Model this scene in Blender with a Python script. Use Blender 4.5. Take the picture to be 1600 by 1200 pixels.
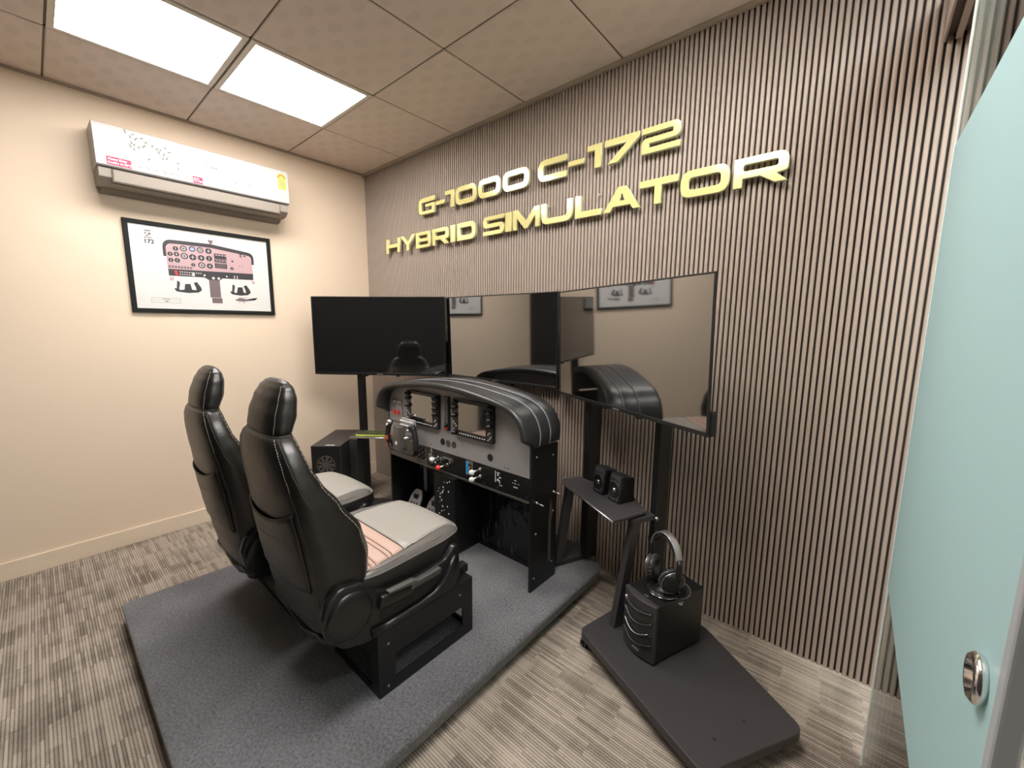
import bpy, bmesh, math, random
from mathutils import Vector, Matrix
from mathutils.kdtree import KDTree
random.seed(7)
PI = math.pi
SC = bpy.context.scene
for o in list(bpy.data.objects):
    bpy.data.objects.remove(o)
COL = SC.collection

# ---------------------------------------------------------------- camera
cam_d = bpy.data.cameras.new('camera'); cam_d.sensor_width = 36; cam_d.lens = 637.36/1600*36
cam_d.clip_start = 0.02
cam = bpy.data.objects.new('camera', cam_d); COL.objects.link(cam)
cam.location = (3.3627, -1.9664, 1.3773); cam.rotation_euler = (1.427, -0.0078, 0.7099)
SC.camera = cam
# ---------------------------------------------------------------- world, exposure, lights
SC.view_settings.view_transform = 'Standard'; SC.view_settings.look = 'None'
SC.view_settings.gamma = 1; SC.view_settings.use_curve_mapping = False
SC.view_settings.exposure = 1.62
w = bpy.data.worlds.new('world'); SC.world = w; w.use_nodes = True
w.node_tree.nodes['Background'].inputs[0].default_value = (1, .93, .85, 1)
w.node_tree.nodes['Background'].inputs[1].default_value = 0.25
PANEL_EMIT = 7.8
PANEL_EMIT_NEAR = 8.4
ADDED_BACKLIGHT_EMIT = 11.0
H = 2.628

# ---------------------------------------------------------------- materials
def mat(name, col, rough=.6, metal=0, spec=.5, ior=1.5, emit=None, es=0, coat=0, bump=None, var=None, trans=0, aniso=0, sheen=0):
    """bump=(scale, strength, distance); var=(scale, colour2, amount)"""
    m = bpy.data.materials.new(name); m.use_nodes = True
    nt = m.node_tree; b = nt.nodes['Principled BSDF']
    b.inputs['Base Color'].default_value = (*col, 1); b.inputs['Roughness'].default_value = rough
    b.inputs['Metallic'].default_value = metal; b.inputs['IOR'].default_value = ior
    b.inputs['Specular IOR Level'].default_value = spec
    if coat: b.inputs['Coat Weight'].default_value = coat; b.inputs['Coat Roughness'].default_value = .12
    if trans: b.inputs['Transmission Weight'].default_value = trans
    if sheen: b.inputs['Sheen Weight'].default_value = sheen
    if emit: b.inputs['Emission Color'].default_value = (*emit, 1); b.inputs['Emission Strength'].default_value = es
    if bump or var:
        tc = nt.nodes.new('ShaderNodeTexCoord')
    if var:
        n = nt.nodes.new('ShaderNodeTexNoise'); n.inputs['Scale'].default_value = var[0]; n.inputs['Detail'].default_value = 6
        n.inputs['Roughness'].default_value = .65
        nt.links.new(tc.outputs['Object'], n.inputs['Vector'])
        r = nt.nodes.new('ShaderNodeMapRange'); r.inputs['From Min'].default_value = .32; r.inputs['From Max'].default_value = .68
        r.inputs['To Max'].default_value = var[2]; nt.links.new(n.outputs['Fac'], r.inputs['Value'])
        mx = nt.nodes.new('ShaderNodeMix'); mx.data_type = 'RGBA'
        mx.inputs[6].default_value = (*col, 1); mx.inputs[7].default_value = (*var[1], 1)
        nt.links.new(r.outputs['Result'], mx.inputs[0]); nt.links.new(mx.outputs[2], b.inputs['Base Color'])
    if bump:
        n = nt.nodes.new('ShaderNodeTexNoise'); n.inputs['Scale'].default_value = bump[0]; n.inputs['Detail'].default_value = 4
        nt.links.new(tc.outputs['Object'], n.inputs['Vector'])
        bp = nt.nodes.new('ShaderNodeBump'); bp.inputs['Strength'].default_value = bump[1]; bp.inputs['Distance'].default_value = bump[2]
        nt.links.new(n.outputs['Fac'], bp.inputs['Height']); nt.links.new(bp.outputs['Normal'], b.inputs['Normal'])
    return m

M = {}
M['cream'] = mat('cream_paint', (.81, .665, .515), .6, bump=(9, .12, .01), var=(1.6, (.78, .64, .49), .7))
M['skirt'] = mat('skirting_marble', (.82, .69, .54), .35, var=(6, (.74, .61, .47), .6))
M['charcoal'] = mat('charcoal_wall', (.006, .006, .0065), .85)
M['slat'] = mat('ribbed_wall_taupe', (.355, .283, .237), .5, var=(3.0, (.385, .31, .255), .8), bump=(160, .12, .001))
M['slat_gap'] = mat('ribbed_wall_gap', (.045, .033, .025), .8)
M['grid'] = mat('ceiling_grid', (.16, .12, .085), .6)
M['edge_trim'] = mat('ceiling_edge_trim', (.42, .35, .28), .5)
M['white_frame'] = mat('light_frame', (.8, .75, .66), .4)
M['panel_light'] = mat('lit_diffuser', (1, 1, 1), .5, emit=(1, .945, .895), es=PANEL_EMIT)
M['panel_light_near'] = mat('lit_diffuser_near', (1, 1, 1), .5, emit=(1, .945, .895), es=PANEL_EMIT_NEAR)
M['added_backlight'] = mat('added_backlight_diffuser', (1, 1, 1), .5, emit=(.90, .98, 1), es=ADDED_BACKLIGHT_EMIT)  # unseen panels added beyond the door to brighten the frosted film
M['black_metal'] = mat('black_powder_coat', (.0065, .0065, .007), .40, bump=(350, .08, .0005))
M['dark_metal'] = mat('graphite_powder_coat', (.042, .039, .041), .42, bump=(420, .1, .0005))
M['gloss_black'] = mat('gloss_black', (.010, .010, .011), .14, bump=(16, .7, .012))
M['black_plastic'] = mat('black_plastic', (.008, .008, .0085), .36, bump=(500, .15, .0004))
M['soft_black'] = mat('soft_black', (.01, .01, .011), .6)
M['trim_plastic'] = mat('seat_trim_plastic', (.009, .009, .0095), .3, bump=(260, .12, .0006))
M['screen'] = mat('dark_screen_glass', (.0045, .0042, .004), .045, ior=3.4, spec=.5)
M['avionics_screen'] = mat('avionics_screen_glass', (.006, .0055, .005), .06, ior=3.7, spec=.5)
M['tv_frame'] = mat('tv_frame', (.012, .012, .012), .3)
M['leather'] = mat('black_leather', (.012, .0108, .010), .36, spec=.6, bump=(38, .25, .004))
M['grey_leather'] = mat('grey_leather', (.33, .315, .285), .36, bump=(70, .15, .002))
M['grey_leather2'] = mat('dark_grey_leather', (.135, .125, .115), .33, bump=(50, .3, .003))
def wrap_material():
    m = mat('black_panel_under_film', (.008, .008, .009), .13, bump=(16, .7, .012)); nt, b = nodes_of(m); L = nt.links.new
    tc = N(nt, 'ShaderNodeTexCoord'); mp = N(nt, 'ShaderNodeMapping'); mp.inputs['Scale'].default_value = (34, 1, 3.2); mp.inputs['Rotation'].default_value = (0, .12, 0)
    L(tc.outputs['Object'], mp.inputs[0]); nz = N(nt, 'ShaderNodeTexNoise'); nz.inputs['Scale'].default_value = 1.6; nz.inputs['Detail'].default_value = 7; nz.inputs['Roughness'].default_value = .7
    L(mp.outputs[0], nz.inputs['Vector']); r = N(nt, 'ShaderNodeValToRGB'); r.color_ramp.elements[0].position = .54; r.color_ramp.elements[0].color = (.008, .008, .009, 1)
    r.color_ramp.elements[1].position = .78; r.color_ramp.elements[1].color = (.16, .155, .15, 1); L(nz.outputs['Fac'], r.inputs[0]); L(r.outputs[0], b.inputs['Base Color'])  # pale streaks put the film's sheen into the base colour
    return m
M['pink_leather'] = mat('dusty_pink_leather', (.50, .345, .285), .45, bump=(120, .2, .001))
M['stitch'] = mat('pale_stitching', (.36, .33, .29), .6)
M['rib_line'] = mat('rib_line', (.20, .13, .10), .6)
M['seam'] = mat('dark_seam', (.035, .03, .026), .6)
M['panel_grey'] = mat('instrument_panel_grey', (.33, .318, .32), .40, bump=(300, .06, .0005))
M['taupe_plate'] = mat('taupe_plate', (.085, .078, .068), .3)
M['hood'] = mat('padded_vinyl', (.028, .0285, .029), .36, bump=(240, .25, .0008))
M['hood_seam'] = mat('grey_piping', (.21, .22, .235), .4)
M['chrome'] = mat('chrome', (.8, .79, .77), .16, metal=1)
M['steel'] = mat('steel', (.55, .54, .52), .3, metal=1)
M['alu'] = mat('brushed_aluminium', (.55, .56, .57), .28, metal=.9)
M['satin'] = mat('satin_aluminium', (.50, .52, .54), .35, metal=.25)
M['white'] = mat('white_plastic', (.86, .86, .84), .35)
M['ac_white'] = mat('aircon_white', (.46, .452, .447), .38, spec=.3)
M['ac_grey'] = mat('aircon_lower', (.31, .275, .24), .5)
M['ac_dark'] = mat('aircon_slot', (.10, .08, .06), .6)
M['crimson'] = mat('crimson_sticker', (.45, .012, .08), .5)
M['yellow'] = mat('yellow_label', (.55, .56, .08), .5)
M['cable_grey'] = mat('grey_cable', (.16, .16, .165), .35)
M['orange'] = mat('orange_print', (.55, .10, .03), .5)
M['grey_print'] = mat('grey_print', (.20, .20, .20), .6)
M['olive_print'] = mat('olive_print', (.16, .165, .14), .6)
M['red'] = mat('red_plastic', (.72, .04, .03), .3)
M['blue'] = mat('blue_label', (.05, .36, .78), .35)
M['paper'] = mat('poster_paper', (.70, .69, .675), .25)
M['print_pink'] = mat('print_mauve', (.50, .335, .36), .4)
M['print_dark'] = mat('print_charcoal', (.035, .032, .04), .4)
M['print_mid'] = mat('print_grey_brown', (.16, .12, .13), .4)
M['print_blue'] = mat('print_blue', (.18, .30, .60), .4)
M['frame_black'] = mat('poster_frame', (.008, .009, .008), .6, spec=.25)
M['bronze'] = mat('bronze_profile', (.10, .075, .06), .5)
M['bronze_lit'] = mat('bronze_profile_lit', (.42, .34, .29), .45)  # paler copy of bronze, light on the profile faces put into colour
M['gold'] = mat('gold_mirror', (.93, .80, .30), .10, metal=1)
M['gold_face'] = mat('gold_acrylic', (.93, .84, .36), .12, metal=.35, coat=.6)
M['gold_side'] = mat('letter_side', (.62, .62, .40), .35)
M['green_key'] = mat('lime_keyboard_edge', (.62, .74, .12), .4)
M['key'] = mat('dark_keycap', (.03, .03, .028), .5)
M['floorboard'] = mat('dark_floorboard', (.05, .035, .022), .5)
M['edge_glow'] = mat('white_edge_glow', (.93, .97, .96), .2, spec=.8)  # white stands in for light glowing in the glass edge
M['reflection_pale'] = mat('painted_reflection', (.62, .60, .56), .4)  # pale colour for the painted arrow reflection
M['disc_grey'] = mat('disc_grey', (.07, .066, .064), .5)

def nodes_of(m):
    return m.node_tree, m.node_tree.nodes['Principled BSDF']
def N(nt, t, **kw):
    n = nt.nodes.new(t)
    for k, v in kw.items(): setattr(n, k, v)
    return n
def math_n(nt, op, a=None, b=None, c=None):
    n = nt.nodes.new('ShaderNodeMath'); n.operation = op
    for i, x in enumerate((a, b, c)):
        if x is None: continue
        if isinstance(x, (int, float)): n.inputs[i].default_value = x
        else: nt.links.new(x, n.inputs[i])
    return n.outputs[0]

# carpet: lines along x broken into short blocks
def carpet_material():
    m = mat('striped_carpet', (.3, .25, .2), .95, spec=.1); nt, b = nodes_of(m); L = nt.links.new
    tc = N(nt, 'ShaderNodeTexCoord'); sp = N(nt, 'ShaderNodeSeparateXYZ'); L(tc.outputs['Object'], sp.inputs[0])
    x, y = sp.outputs[0], sp.outputs[1]
    P = .0096
    rowf = math_n(nt, 'MULTIPLY', y, 1/P); rowi = math_n(nt, 'FLOOR', rowf)
    by = math_n(nt, 'FLOOR', math_n(nt, 'MULTIPLY', rowi, 1/9))          # blocks nine rows wide
    wby = N(nt, 'ShaderNodeTexWhiteNoise', noise_dimensions='1D'); L(by, wby.inputs['W'])
    cx = math_n(nt, 'FLOOR', math_n(nt, 'ADD', math_n(nt, 'MULTIPLY', x, 1/.125), math_n(nt, 'MULTIPLY', wby.outputs[0], .9)))
    cb = N(nt, 'ShaderNodeCombineXYZ'); L(cx, cb.inputs[0]); L(by, cb.inputs[1])
    wb = N(nt, 'ShaderNodeTexWhiteNoise', noise_dimensions='2D'); L(cb.outputs[0], wb.inputs['Vector'])
    c2 = N(nt, 'ShaderNodeCombineXYZ'); L(cx, c2.inputs[0]); L(rowi, c2.inputs[1])
    w2 = N(nt, 'ShaderNodeTexWhiteNoise', noise_dimensions='2D'); L(c2.outputs[0], w2.inputs['Vector'])
    fr = math_n(nt, 'FRACT', rowf)
    groove = math_n(nt, 'ABSOLUTE', math_n(nt, 'SUBTRACT', fr, .5))
    gv = N(nt, 'ShaderNodeMapRange'); gv.inputs['From Min'].default_value = .22; gv.inputs['From Max'].default_value = .5
    L(groove, gv.inputs['Value'])
    mp = N(nt, 'ShaderNodeMapping'); mp.inputs['Scale'].default_value = (120, 420, 1); L(tc.outputs['Object'], mp.inputs[0])
    nz = N(nt, 'ShaderNodeTexNoise'); nz.inputs['Scale'].default_value = 1; nz.inputs['Detail'].default_value = 5; L(mp.outputs[0], nz.inputs['Vector'])
    big = N(nt, 'ShaderNodeTexNoise'); big.inputs['Scale'].default_value = 2.2; big.inputs['Detail'].default_value = 3
    mq = N(nt, 'ShaderNodeMapping'); mq.inputs['Scale'].default_value = (3.6, .7, 1); L(tc.outputs['Object'], mq.inputs[0]); L(mq.outputs[0], big.inputs['Vector'])
    v = math_n(nt, 'ADD', math_n(nt, 'MULTIPLY', w2.outputs[0], .34), math_n(nt, 'MULTIPLY', wb.outputs[0], .14))
    v = math_n(nt, 'ADD', v, math_n(nt, 'MULTIPLY', nz.outputs['Fac'], .55))
    v = math_n(nt, 'ADD', v, math_n(nt, 'MULTIPLY', big.outputs['Fac'], .72))
    v = math_n(nt, 'SUBTRACT', v, math_n(nt, 'MULTIPLY', gv.outputs[0], .45))
    r = N(nt, 'ShaderNodeValToRGB'); r.color_ramp.elements[0].position = .12; r.color_ramp.elements[0].color = (.065, .055, .046, 1)
    r.color_ramp.elements[1].position = 1.15 if False else 1.0; r.color_ramp.elements[1].color = (.43, .37, .31, 1)
    e = r.color_ramp.elements.new(.55); e.color = (.185, .156, .130, 1)
    L(v, r.inputs[0]); L(r.outputs[0], b.inputs['Base Color'])
    bp = N(nt, 'ShaderNodeBump'); bp.inputs['Strength'].default_value = .5; bp.inputs['Distance'].default_value = .003
    L(v, bp.inputs['Height']); L(bp.outputs[0], b.inputs['Normal'])
    return m
M['carpet'] = carpet_material()

def felt_material():
    m = mat('blue_grey_felt', (.07, .075, .085), .95, spec=.1, sheen=.3); nt, b = nodes_of(m); L = nt.links.new
    tc = N(nt, 'ShaderNodeTexCoord')
    a = N(nt, 'ShaderNodeTexNoise'); a.inputs['Scale'].default_value = 110; a.inputs['Detail'].default_value = 8; a.inputs['Roughness'].default_value = .75
    c = N(nt, 'ShaderNodeTexNoise'); c.inputs['Scale'].default_value = 5; c.inputs['Detail'].default_value = 3
    L(tc.outputs['Object'], a.inputs['Vector']); L(tc.outputs['Object'], c.inputs['Vector'])
    v = math_n(nt, 'ADD', math_n(nt, 'MULTIPLY', a.outputs['Fac'], .85), math_n(nt, 'MULTIPLY', c.outputs['Fac'], .2))
    r = N(nt, 'ShaderNodeValToRGB'); r.color_ramp.elements[0].position = .34; r.color_ramp.elements[0].color = (.030, .031, .035, 1)
    r.color_ramp.elements[1].position = .72; r.color_ramp.elements[1].color = (.258, .259, .276, 1)
    L(v, r.inputs[0]); L(r.outputs[0], b.inputs['Base Color'])
    bp = N(nt, 'ShaderNodeBump'); bp.inputs['Strength'].default_value = .7; bp.inputs['Distance'].default_value = .004
    L(a.outputs['Fac'], bp.inputs['Height']); L(bp.outputs[0], b.inputs['Normal'])
    return m
M['felt'] = felt_material()
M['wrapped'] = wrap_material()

def tile_material():
    m = mat('embossed_ceiling_tile', (.46, .40, .335), .55, spec=.35); nt, b = nodes_of(m); L = nt.links.new
    tc = N(nt, 'ShaderNodeTexCoord'); sp = N(nt, 'ShaderNodeSeparateXYZ'); L(tc.outputs['Object'], sp.inputs[0])
    c = .096
    u = math_n(nt, 'MULTIPLY', sp.outputs[0], 1/c); v = math_n(nt, 'MULTIPLY', sp.outputs[1], 1/(c*.62))
    s = math_n(nt, 'MULTIPLY', math_n(nt, 'SINE', math_n(nt, 'MULTIPLY', u, PI)), math_n(nt, 'SINE', math_n(nt, 'MULTIPLY', v, PI)))
    st = N(nt, 'ShaderNodeMapRange'); st.inputs['From Min'].default_value = .22; st.inputs['From Max'].default_value = .34; L(s, st.inputs['Value'])
    nz = N(nt, 'ShaderNodeTexNoise'); nz.inputs['Scale'].default_value = 3; L(tc.outputs['Object'], nz.inputs['Vector'])
    ml = math_n(nt, 'MULTIPLY', st.outputs[0], math_n(nt, 'MULTIPLY', nz.outputs['Fac'], 1.3))
    mx = N(nt, 'ShaderNodeMix', data_type='RGBA'); mx.inputs[6].default_value = (.80, .69, .62, 1); mx.inputs[7].default_value = (.735, .64, .575, 1)
    L(ml, mx.inputs[0]); L(mx.outputs[2], b.inputs['Base Color'])
    rg = math_n(nt, 'ADD', .5, math_n(nt, 'MULTIPLY', st.outputs[0], .12)); L(rg, b.inputs['Roughness'])
    return m
M['tile'] = tile_material()

def glass_material(name, tint):
    m = bpy.data.materials.new(name); m.use_nodes = True; nt = m.node_tree; nt.nodes.clear(); L = nt.links.new
    out = N(nt, 'ShaderNodeOutputMaterial'); mx = N(nt, 'ShaderNodeMixShader'); t = N(nt, 'ShaderNodeBsdfTransparent'); g = N(nt, 'ShaderNodeBsdfGlossy')
    t.inputs[0].default_value = (*tint, 1); g.inputs['Roughness'].default_value = .02
    f = N(nt, 'ShaderNodeFresnel'); f.inputs[0].default_value = 1.45
    L(f.outputs[0], mx.inputs[0]); L(t.outputs[0], mx.inputs[1]); L(g.outputs[0], mx.inputs[2]); L(mx.outputs[0], out.inputs[0])
    return m
M['clear_glass'] = glass_material('clear_glass', (.90, .96, .93))

def film_material():
    m = bpy.data.materials.new('frosted_teal_film'); m.use_nodes = True; nt = m.node_tree; nt.nodes.clear(); L = nt.links.new
    out = N(nt, 'ShaderNodeOutputMaterial'); mx = N(nt, 'ShaderNodeMixShader'); mx.inputs[0].default_value = .5
    d = N(nt, 'ShaderNodeBsdfDiffuse'); d.inputs[0].default_value = (.56, .71, .735, 1)
    t = N(nt, 'ShaderNodeBsdfTranslucent'); t.inputs[0].default_value = (.64, .86, .89, 1)
    L(d.outputs[0], mx.inputs[1]); L(t.outputs[0], mx.inputs[2])
    m2 = N(nt, 'ShaderNodeMixShader'); m2.inputs[0].default_value = .06; g = N(nt, 'ShaderNodeBsdfGlossy'); g.inputs['Roughness'].default_value = .25
    L(mx.outputs[0], m2.inputs[1]); L(g.outputs[0], m2.inputs[2]); L(m2.outputs[0], out.inputs[0])
    return m
M['film'] = film_material()

# ---------------------------------------------------------------- mesh helpers (all geometry in world coordinates unless told)
def BM(): return bmesh.new()
def add_box(bm, a, b, mtx=None):
    a = Vector(a); b = Vector(b)
    vs = [bm.verts.new((x, y, z)) for z in (a.z, b.z) for y in (a.y, b.y) for x in (a.x, b.x)]
    for f in ((0, 2, 3, 1), (4, 5, 7, 6), (0, 1, 5, 4), (2, 6, 7, 3), (0, 4, 6, 2), (1, 3, 7, 5)):
        bm.faces.new([vs[i] for i in f])
    if mtx is not None: bmesh.ops.transform(bm, matrix=mtx, verts=vs)
    return vs
def add_prism(bm, pts, a, b, axis='z', mtx=None):
    """pts 2-D outline (ccw); axis z: (x,y); axis x: (y,z); axis y: (x,z)"""
    def P(p, t):
        return {'z': (p[0], p[1], t), 'x': (t, p[0], p[1]), 'y': (p[0], t, p[1])}[axis]
    A = [bm.verts.new(P(p, a)) for p in pts]; B = [bm.verts.new(P(p, b)) for p in pts]
    n = len(pts)
    bm.faces.new(A[::-1]); bm.faces.new(B)
    for i in range(n): bm.faces.new((A[i], A[(i+1) % n], B[(i+1) % n], B[i]))
    if mtx is not None: bmesh.ops.transform(bm, matrix=mtx, verts=A+B)
    return A+B
def frame_of(d):
    d = d.normalized(); u = Vector((0, 0, 1)) if abs(d.z) < .95 else Vector((1, 0, 0))
    s = d.cross(u).normalized(); return s, s.cross(d).normalized()
def add_tube(bm, pts, r, n=8, closed=False, caps=True, flat=1.0):
    pts = [Vector(p) for p in pts]; rings = []
    k = len(pts)
    prev = None
    for i, p in enumerate(pts):
        if closed: d = pts[(i+1) % k]-pts[i-1]
        else: d = pts[min(i+1, k-1)]-pts[max(i-1, 0)]
        s, u = frame_of(d)
        if prev is not None:
            s = (prev - d.normalized()*prev.dot(d.normalized())).normalized(); u = s.cross(d.normalized())
        prev = s
        rr = r[i] if isinstance(r, (list, tuple)) else r
        rings.append([bm.verts.new(p+(s*math.cos(t)*rr+u*math.sin(t)*rr*flat)) for t in [2*PI*j/n for j in range(n)]])
    for i in range(k if closed else k-1):
        A, B = rings[i], rings[(i+1) % k]
        for j in range(n):
            try: bm.faces.new((A[j], A[(j+1) % n], B[(j+1) % n], B[j]))
            except ValueError: pass
    if caps and not closed:
        bm.faces.new(rings[0][::-1]); bm.faces.new(rings[-1])
def add_cyl(bm, p0, p1, r, n=20, r2=None):
    add_tube(bm, [p0, p1], [r, r if r2 is None else r2], n)
def add_lathe(bm, prof, c, axis, n=28):
    """prof list (r, t) along axis from c"""
    d = Vector(axis).normalized(); s, u = frame_of(d); c = Vector(c); rings = []
    for r, t in prof:
        rings.append([bm.verts.new(c+d*t+(s*math.cos(a)+u*math.sin(a))*max(r, 1e-5)) for a in [2*PI*j/n for j in range(n)]])
    for A, B in zip(rings, rings[1:]):
        for j in range(n): bm.faces.new((A[j], A[(j+1) % n], B[(j+1) % n], B[j]))
    bm.faces.new(rings[0][::-1]); bm.faces.new(rings[-1])
def add_loft(bm, secs, close=True, cap=True):
    R = [[bm.verts.new(p) for p in s] for s in secs]; n = len(R[0])
    for A, B in zip(R, R[1:]):
        for j in range(n if close else n-1):
            bm.faces.new((A[j], A[(j+1) % n], B[(j+1) % n], B[j]))
    if cap: bm.faces.new(R[0][::-1]); bm.faces.new(R[-1])
    return R
def rrect(x0, y0, x1, y1, r, n=5):
    out = []
    for cx, cy, a0 in ((x1-r, y0+r, -PI/2), (x1-r, y1-r, 0), (x0+r, y1-r, PI/2), (x0+r, y0+r, PI)):
        for i in range(n+1):
            a = a0+PI/2*i/n; out.append((cx+r*math.cos(a), cy+r*math.sin(a)))
    return out
def fillet(pts, n=6):
    out = []; k = len(pts)
    for i, p in enumerate(pts):
        r = p[2] if len(p) > 2 else 0
        P = Vector(p[:2])
        if r <= 0: out.append(tuple(P)); continue
        A = Vector(pts[i-1][:2]); B = Vector(pts[(i+1) % k][:2])
        a = (A-P); b = (B-P); la, lb = a.length, b.length; a.normalize(); b.normalize()
        ang = a.angle(b); t = min(r/math.tan(ang/2), la*.499, lb*.499)
        s, e = P+a*t, P+b*t
        for j in range(n+1):
            q = j/n; out.append(tuple(s*(1-q)**2+P*2*q*(1-q)+e*q*q))
    return out
def world_of(p):
    m = Matrix.Identity(4); chain = []
    while p is not None: chain.append(p); p = p.parent
    for q in reversed(chain): m = m @ q.matrix_basis
    return m
def obj(name, bm, m, parent=None, bevel=0, seg=2, smooth=False, origin=None, local=False, label=None):
    bmesh.ops.recalc_face_normals(bm, faces=bm.faces)
    me = bpy.data.meshes.new(name)
    ml = m if isinstance(m, (list, tuple)) else [m]
    if not local:
        if parent is not None:
            inv = world_of(parent).inverted(); bmesh.ops.transform(bm, matrix=inv, verts=bm.verts)
        elif origin is not None:
            bmesh.ops.translate(bm, vec=-Vector(origin), verts=bm.verts)
    if smooth:
        for f in bm.faces: f.smooth = True
    bm.to_mesh(me); bm.free()
    for x in ml: me.materials.append(M[x])
    o = bpy.data.objects.new(name, me); COL.objects.link(o)
    if parent is not None: o.parent = parent
    elif origin is not None: o.location = origin
    if bevel:
        bv = o.modifiers.new('bevel', 'BEVEL'); bv.width = bevel; bv.segments = seg; bv.limit_method = 'ANGLE'; bv.angle_limit = math.radians(40)
        bv.harden_normals = False
        if smooth is False: pass
    if smooth == 'auto':
        try: me.set_sharp_from_angle(angle=math.radians(35))
        except Exception: pass
    if label: o['label'] = label
    return o
def thing(name, label, cat, loc, rz=0, group=None):
    e = bpy.data.objects.new(name, None); COL.objects.link(e); e.empty_display_size = .05
    e.location = loc; e.rotation_euler = (0, 0, rz); e['label'] = label; e['category'] = cat
    if group: e['group'] = group
    return e
def tag(o, label, cat, group=None):
    o['label'] = label; o['category'] = cat
    if group: o['group'] = group
    return o
def struct(o): o['kind'] = 'structure'; return o
def boxo(name, a, b, m, parent=None, bevel=0, **k):
    bm = BM(); add_box(bm, a, b); return obj(name, bm, m, parent, bevel, **k)
def share(o, parent, loc=None, name=None):
    c = o.copy(); COL.objects.link(c); c.parent = parent
    if loc is not None: c.location = loc
    return c
def text_obj(body, size, m, parent, mtx, name='lettering', extrude=.0004, bold=0, align='LEFT'):
    cu = bpy.data.curves.new(name, 'FONT'); cu.body = body; cu.size = size; cu.extrude = extrude; cu.offset = bold; cu.align_x = align; cu.resolution_u = 3
    t = bpy.data.objects.new('tmp', cu); COL.objects.link(t)
    dg = bpy.context.evaluated_depsgraph_get(); dg.update()
    me = bpy.data.meshes.new_from_object(t.evaluated_get(dg)); bpy.data.objects.remove(t)
    bm = BM(); bm.from_mesh(me); bpy.data.meshes.remove(me)
    for f in bm.faces: f.material_index = 0
    bmesh.ops.transform(bm, matrix=mtx, verts=bm.verts)
    return obj(name, bm, m, parent)
def copy_tree(o, parent=None):
    c = o.copy(); COL.objects.link(c); c.parent = parent
    for ch in [x for x in o.children]: copy_tree(ch, c)
    return c

# ================================================================ SETTING
X1, Y0 = 4.80, -2.47
struct(boxo('floor', (-.1, Y0-.1, -.05), (X1+.1, .1, 0), 'carpet'))
wl = struct(boxo('wall_left', (-.12, Y0-.1, -.05), (0, .1, 2.9), 'cream'))
wb = struct(boxo('wall_back', (-.1, .0125, -.05), (X1+.1, .12, 2.9), 'slat_gap'))
struct(boxo('wall_front', (-.1, Y0-.12, -.05), (X1+.1, Y0, 2.9), 'charcoal'))
struct(boxo('wall_right', (X1, Y0-.1, -.05), (X1+.12, .1, 2.9), 'cream'))
struct(boxo('baseboard_left', (0, Y0, 0), (.012, 0.0, .10), 'skirt', bevel=.002))
# slats: one mesh, many parts of the wall
PITCH = .0205
bm = BM(); add_prism(bm, [(-.0068, .013), (-.0068, .0035), (-.0048, .0008), (-.002, 0), (.002, 0), (.0048, .0008), (.0068, .0035), (.0068, .013)], 0.0, 2.64, 'z')
proto = obj('slat', bm, 'slat', wb, smooth=False)
nslat = int((X1-.01)/PITCH)
proto.location = (PITCH*.5, 0, 0)
for i in range(1, nslat):
    share(proto, wb, (PITCH*(i+.5), 0, 0))
# ceiling
ceil = struct(boxo('ceiling', (-.1, Y0-.1, H+.02), (X1+.1, .1, H+.12), 'grid'))
bm = BM()
gx = [.564+.6*i for i in range(8)]; gy = [-.6017-.6*i for i in range(4)]
for x in gx:
    if x < X1: add_box(bm, (x-.011, Y0, H+.006), (x+.011, 0, H+.02))
for y in gy:
    if y > Y0: add_box(bm, (0, y-.011, H+.006), (X1, y+.011, H+.02))
obj('ceiling_grid', bm, 'grid', ceil)
xs = [0]+gx[:7]+[X1]; ys = [0]+[y for y in gy if y > Y0]+[Y0]
lights = {(1, 1): 'a', (1, 2): 'a', (4, 1): 'b', (4, 2): 'b', (6, 1): 'c', (6, 2): 'c'}
full = None
for i in range(len(xs)-1):
    for j in range(len(ys)-1):
        xa, xb, ya, yb = xs[i], xs[i+1], ys[j+1], ys[j]
        if (i, j) in lights: continue
        if xb-xa < .05 or yb-ya < .03: 
            continue
        g = .004
        cx, cy = (xa+xb)/2, (ya+yb)/2; hx, hy = (xb-xa)/2-g, (yb-ya)/2-g
        if full is not None and abs(hx-.296) < 1e-3 and abs(hy-.296) < 1e-3:
            share(full, ceil, (cx, cy, H)); continue
        bm = BM(); add_loft(bm, [[(-hx, -hy, .018), (hx, -hy, .018), (hx, hy, .018), (-hx, hy, .018)], [(-hx, -hy, .003), (hx, -hy, .003), (hx, hy, .003), (-hx, hy, .003)],
                                 [(-hx+.004, -hy+.004, 0), (hx-.004, -hy+.004, 0), (hx-.004, hy-.004, 0), (-hx+.004, hy-.004, 0)]])
        o = obj('ceiling_tile', bm, 'tile', ceil, local=True); o.location = (cx, cy, H)
        if abs(hx-.296) < 1e-3 and abs(hy-.296) < 1e-3: full = o
struct(boxo('trim_1', (0, -.020, H-.018), (X1, -.001, H), 'edge_trim'))
struct(boxo('trim_2', (.0, Y0, H-.012), (.016, -.02, H), 'edge_trim'))
names = {(1, 1): 'bright square ceiling light panel nearer the ribbed wall', (1, 2): 'bright square ceiling light panel above the air conditioner, cut by the top of the picture',
         (4, 1): 'square ceiling light panel overhead near the ribbed wall, outside the picture', (4, 2): 'square ceiling light panel overhead near the camera, outside the picture',
         (6, 1): 'added cool light panel beyond the glass door to brighten its film, near the ribbed wall', (6, 2): 'added cool light panel beyond the glass door to brighten its film, farther from the ribbed wall'}  # the two panels beyond the door are added, to light its film
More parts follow.
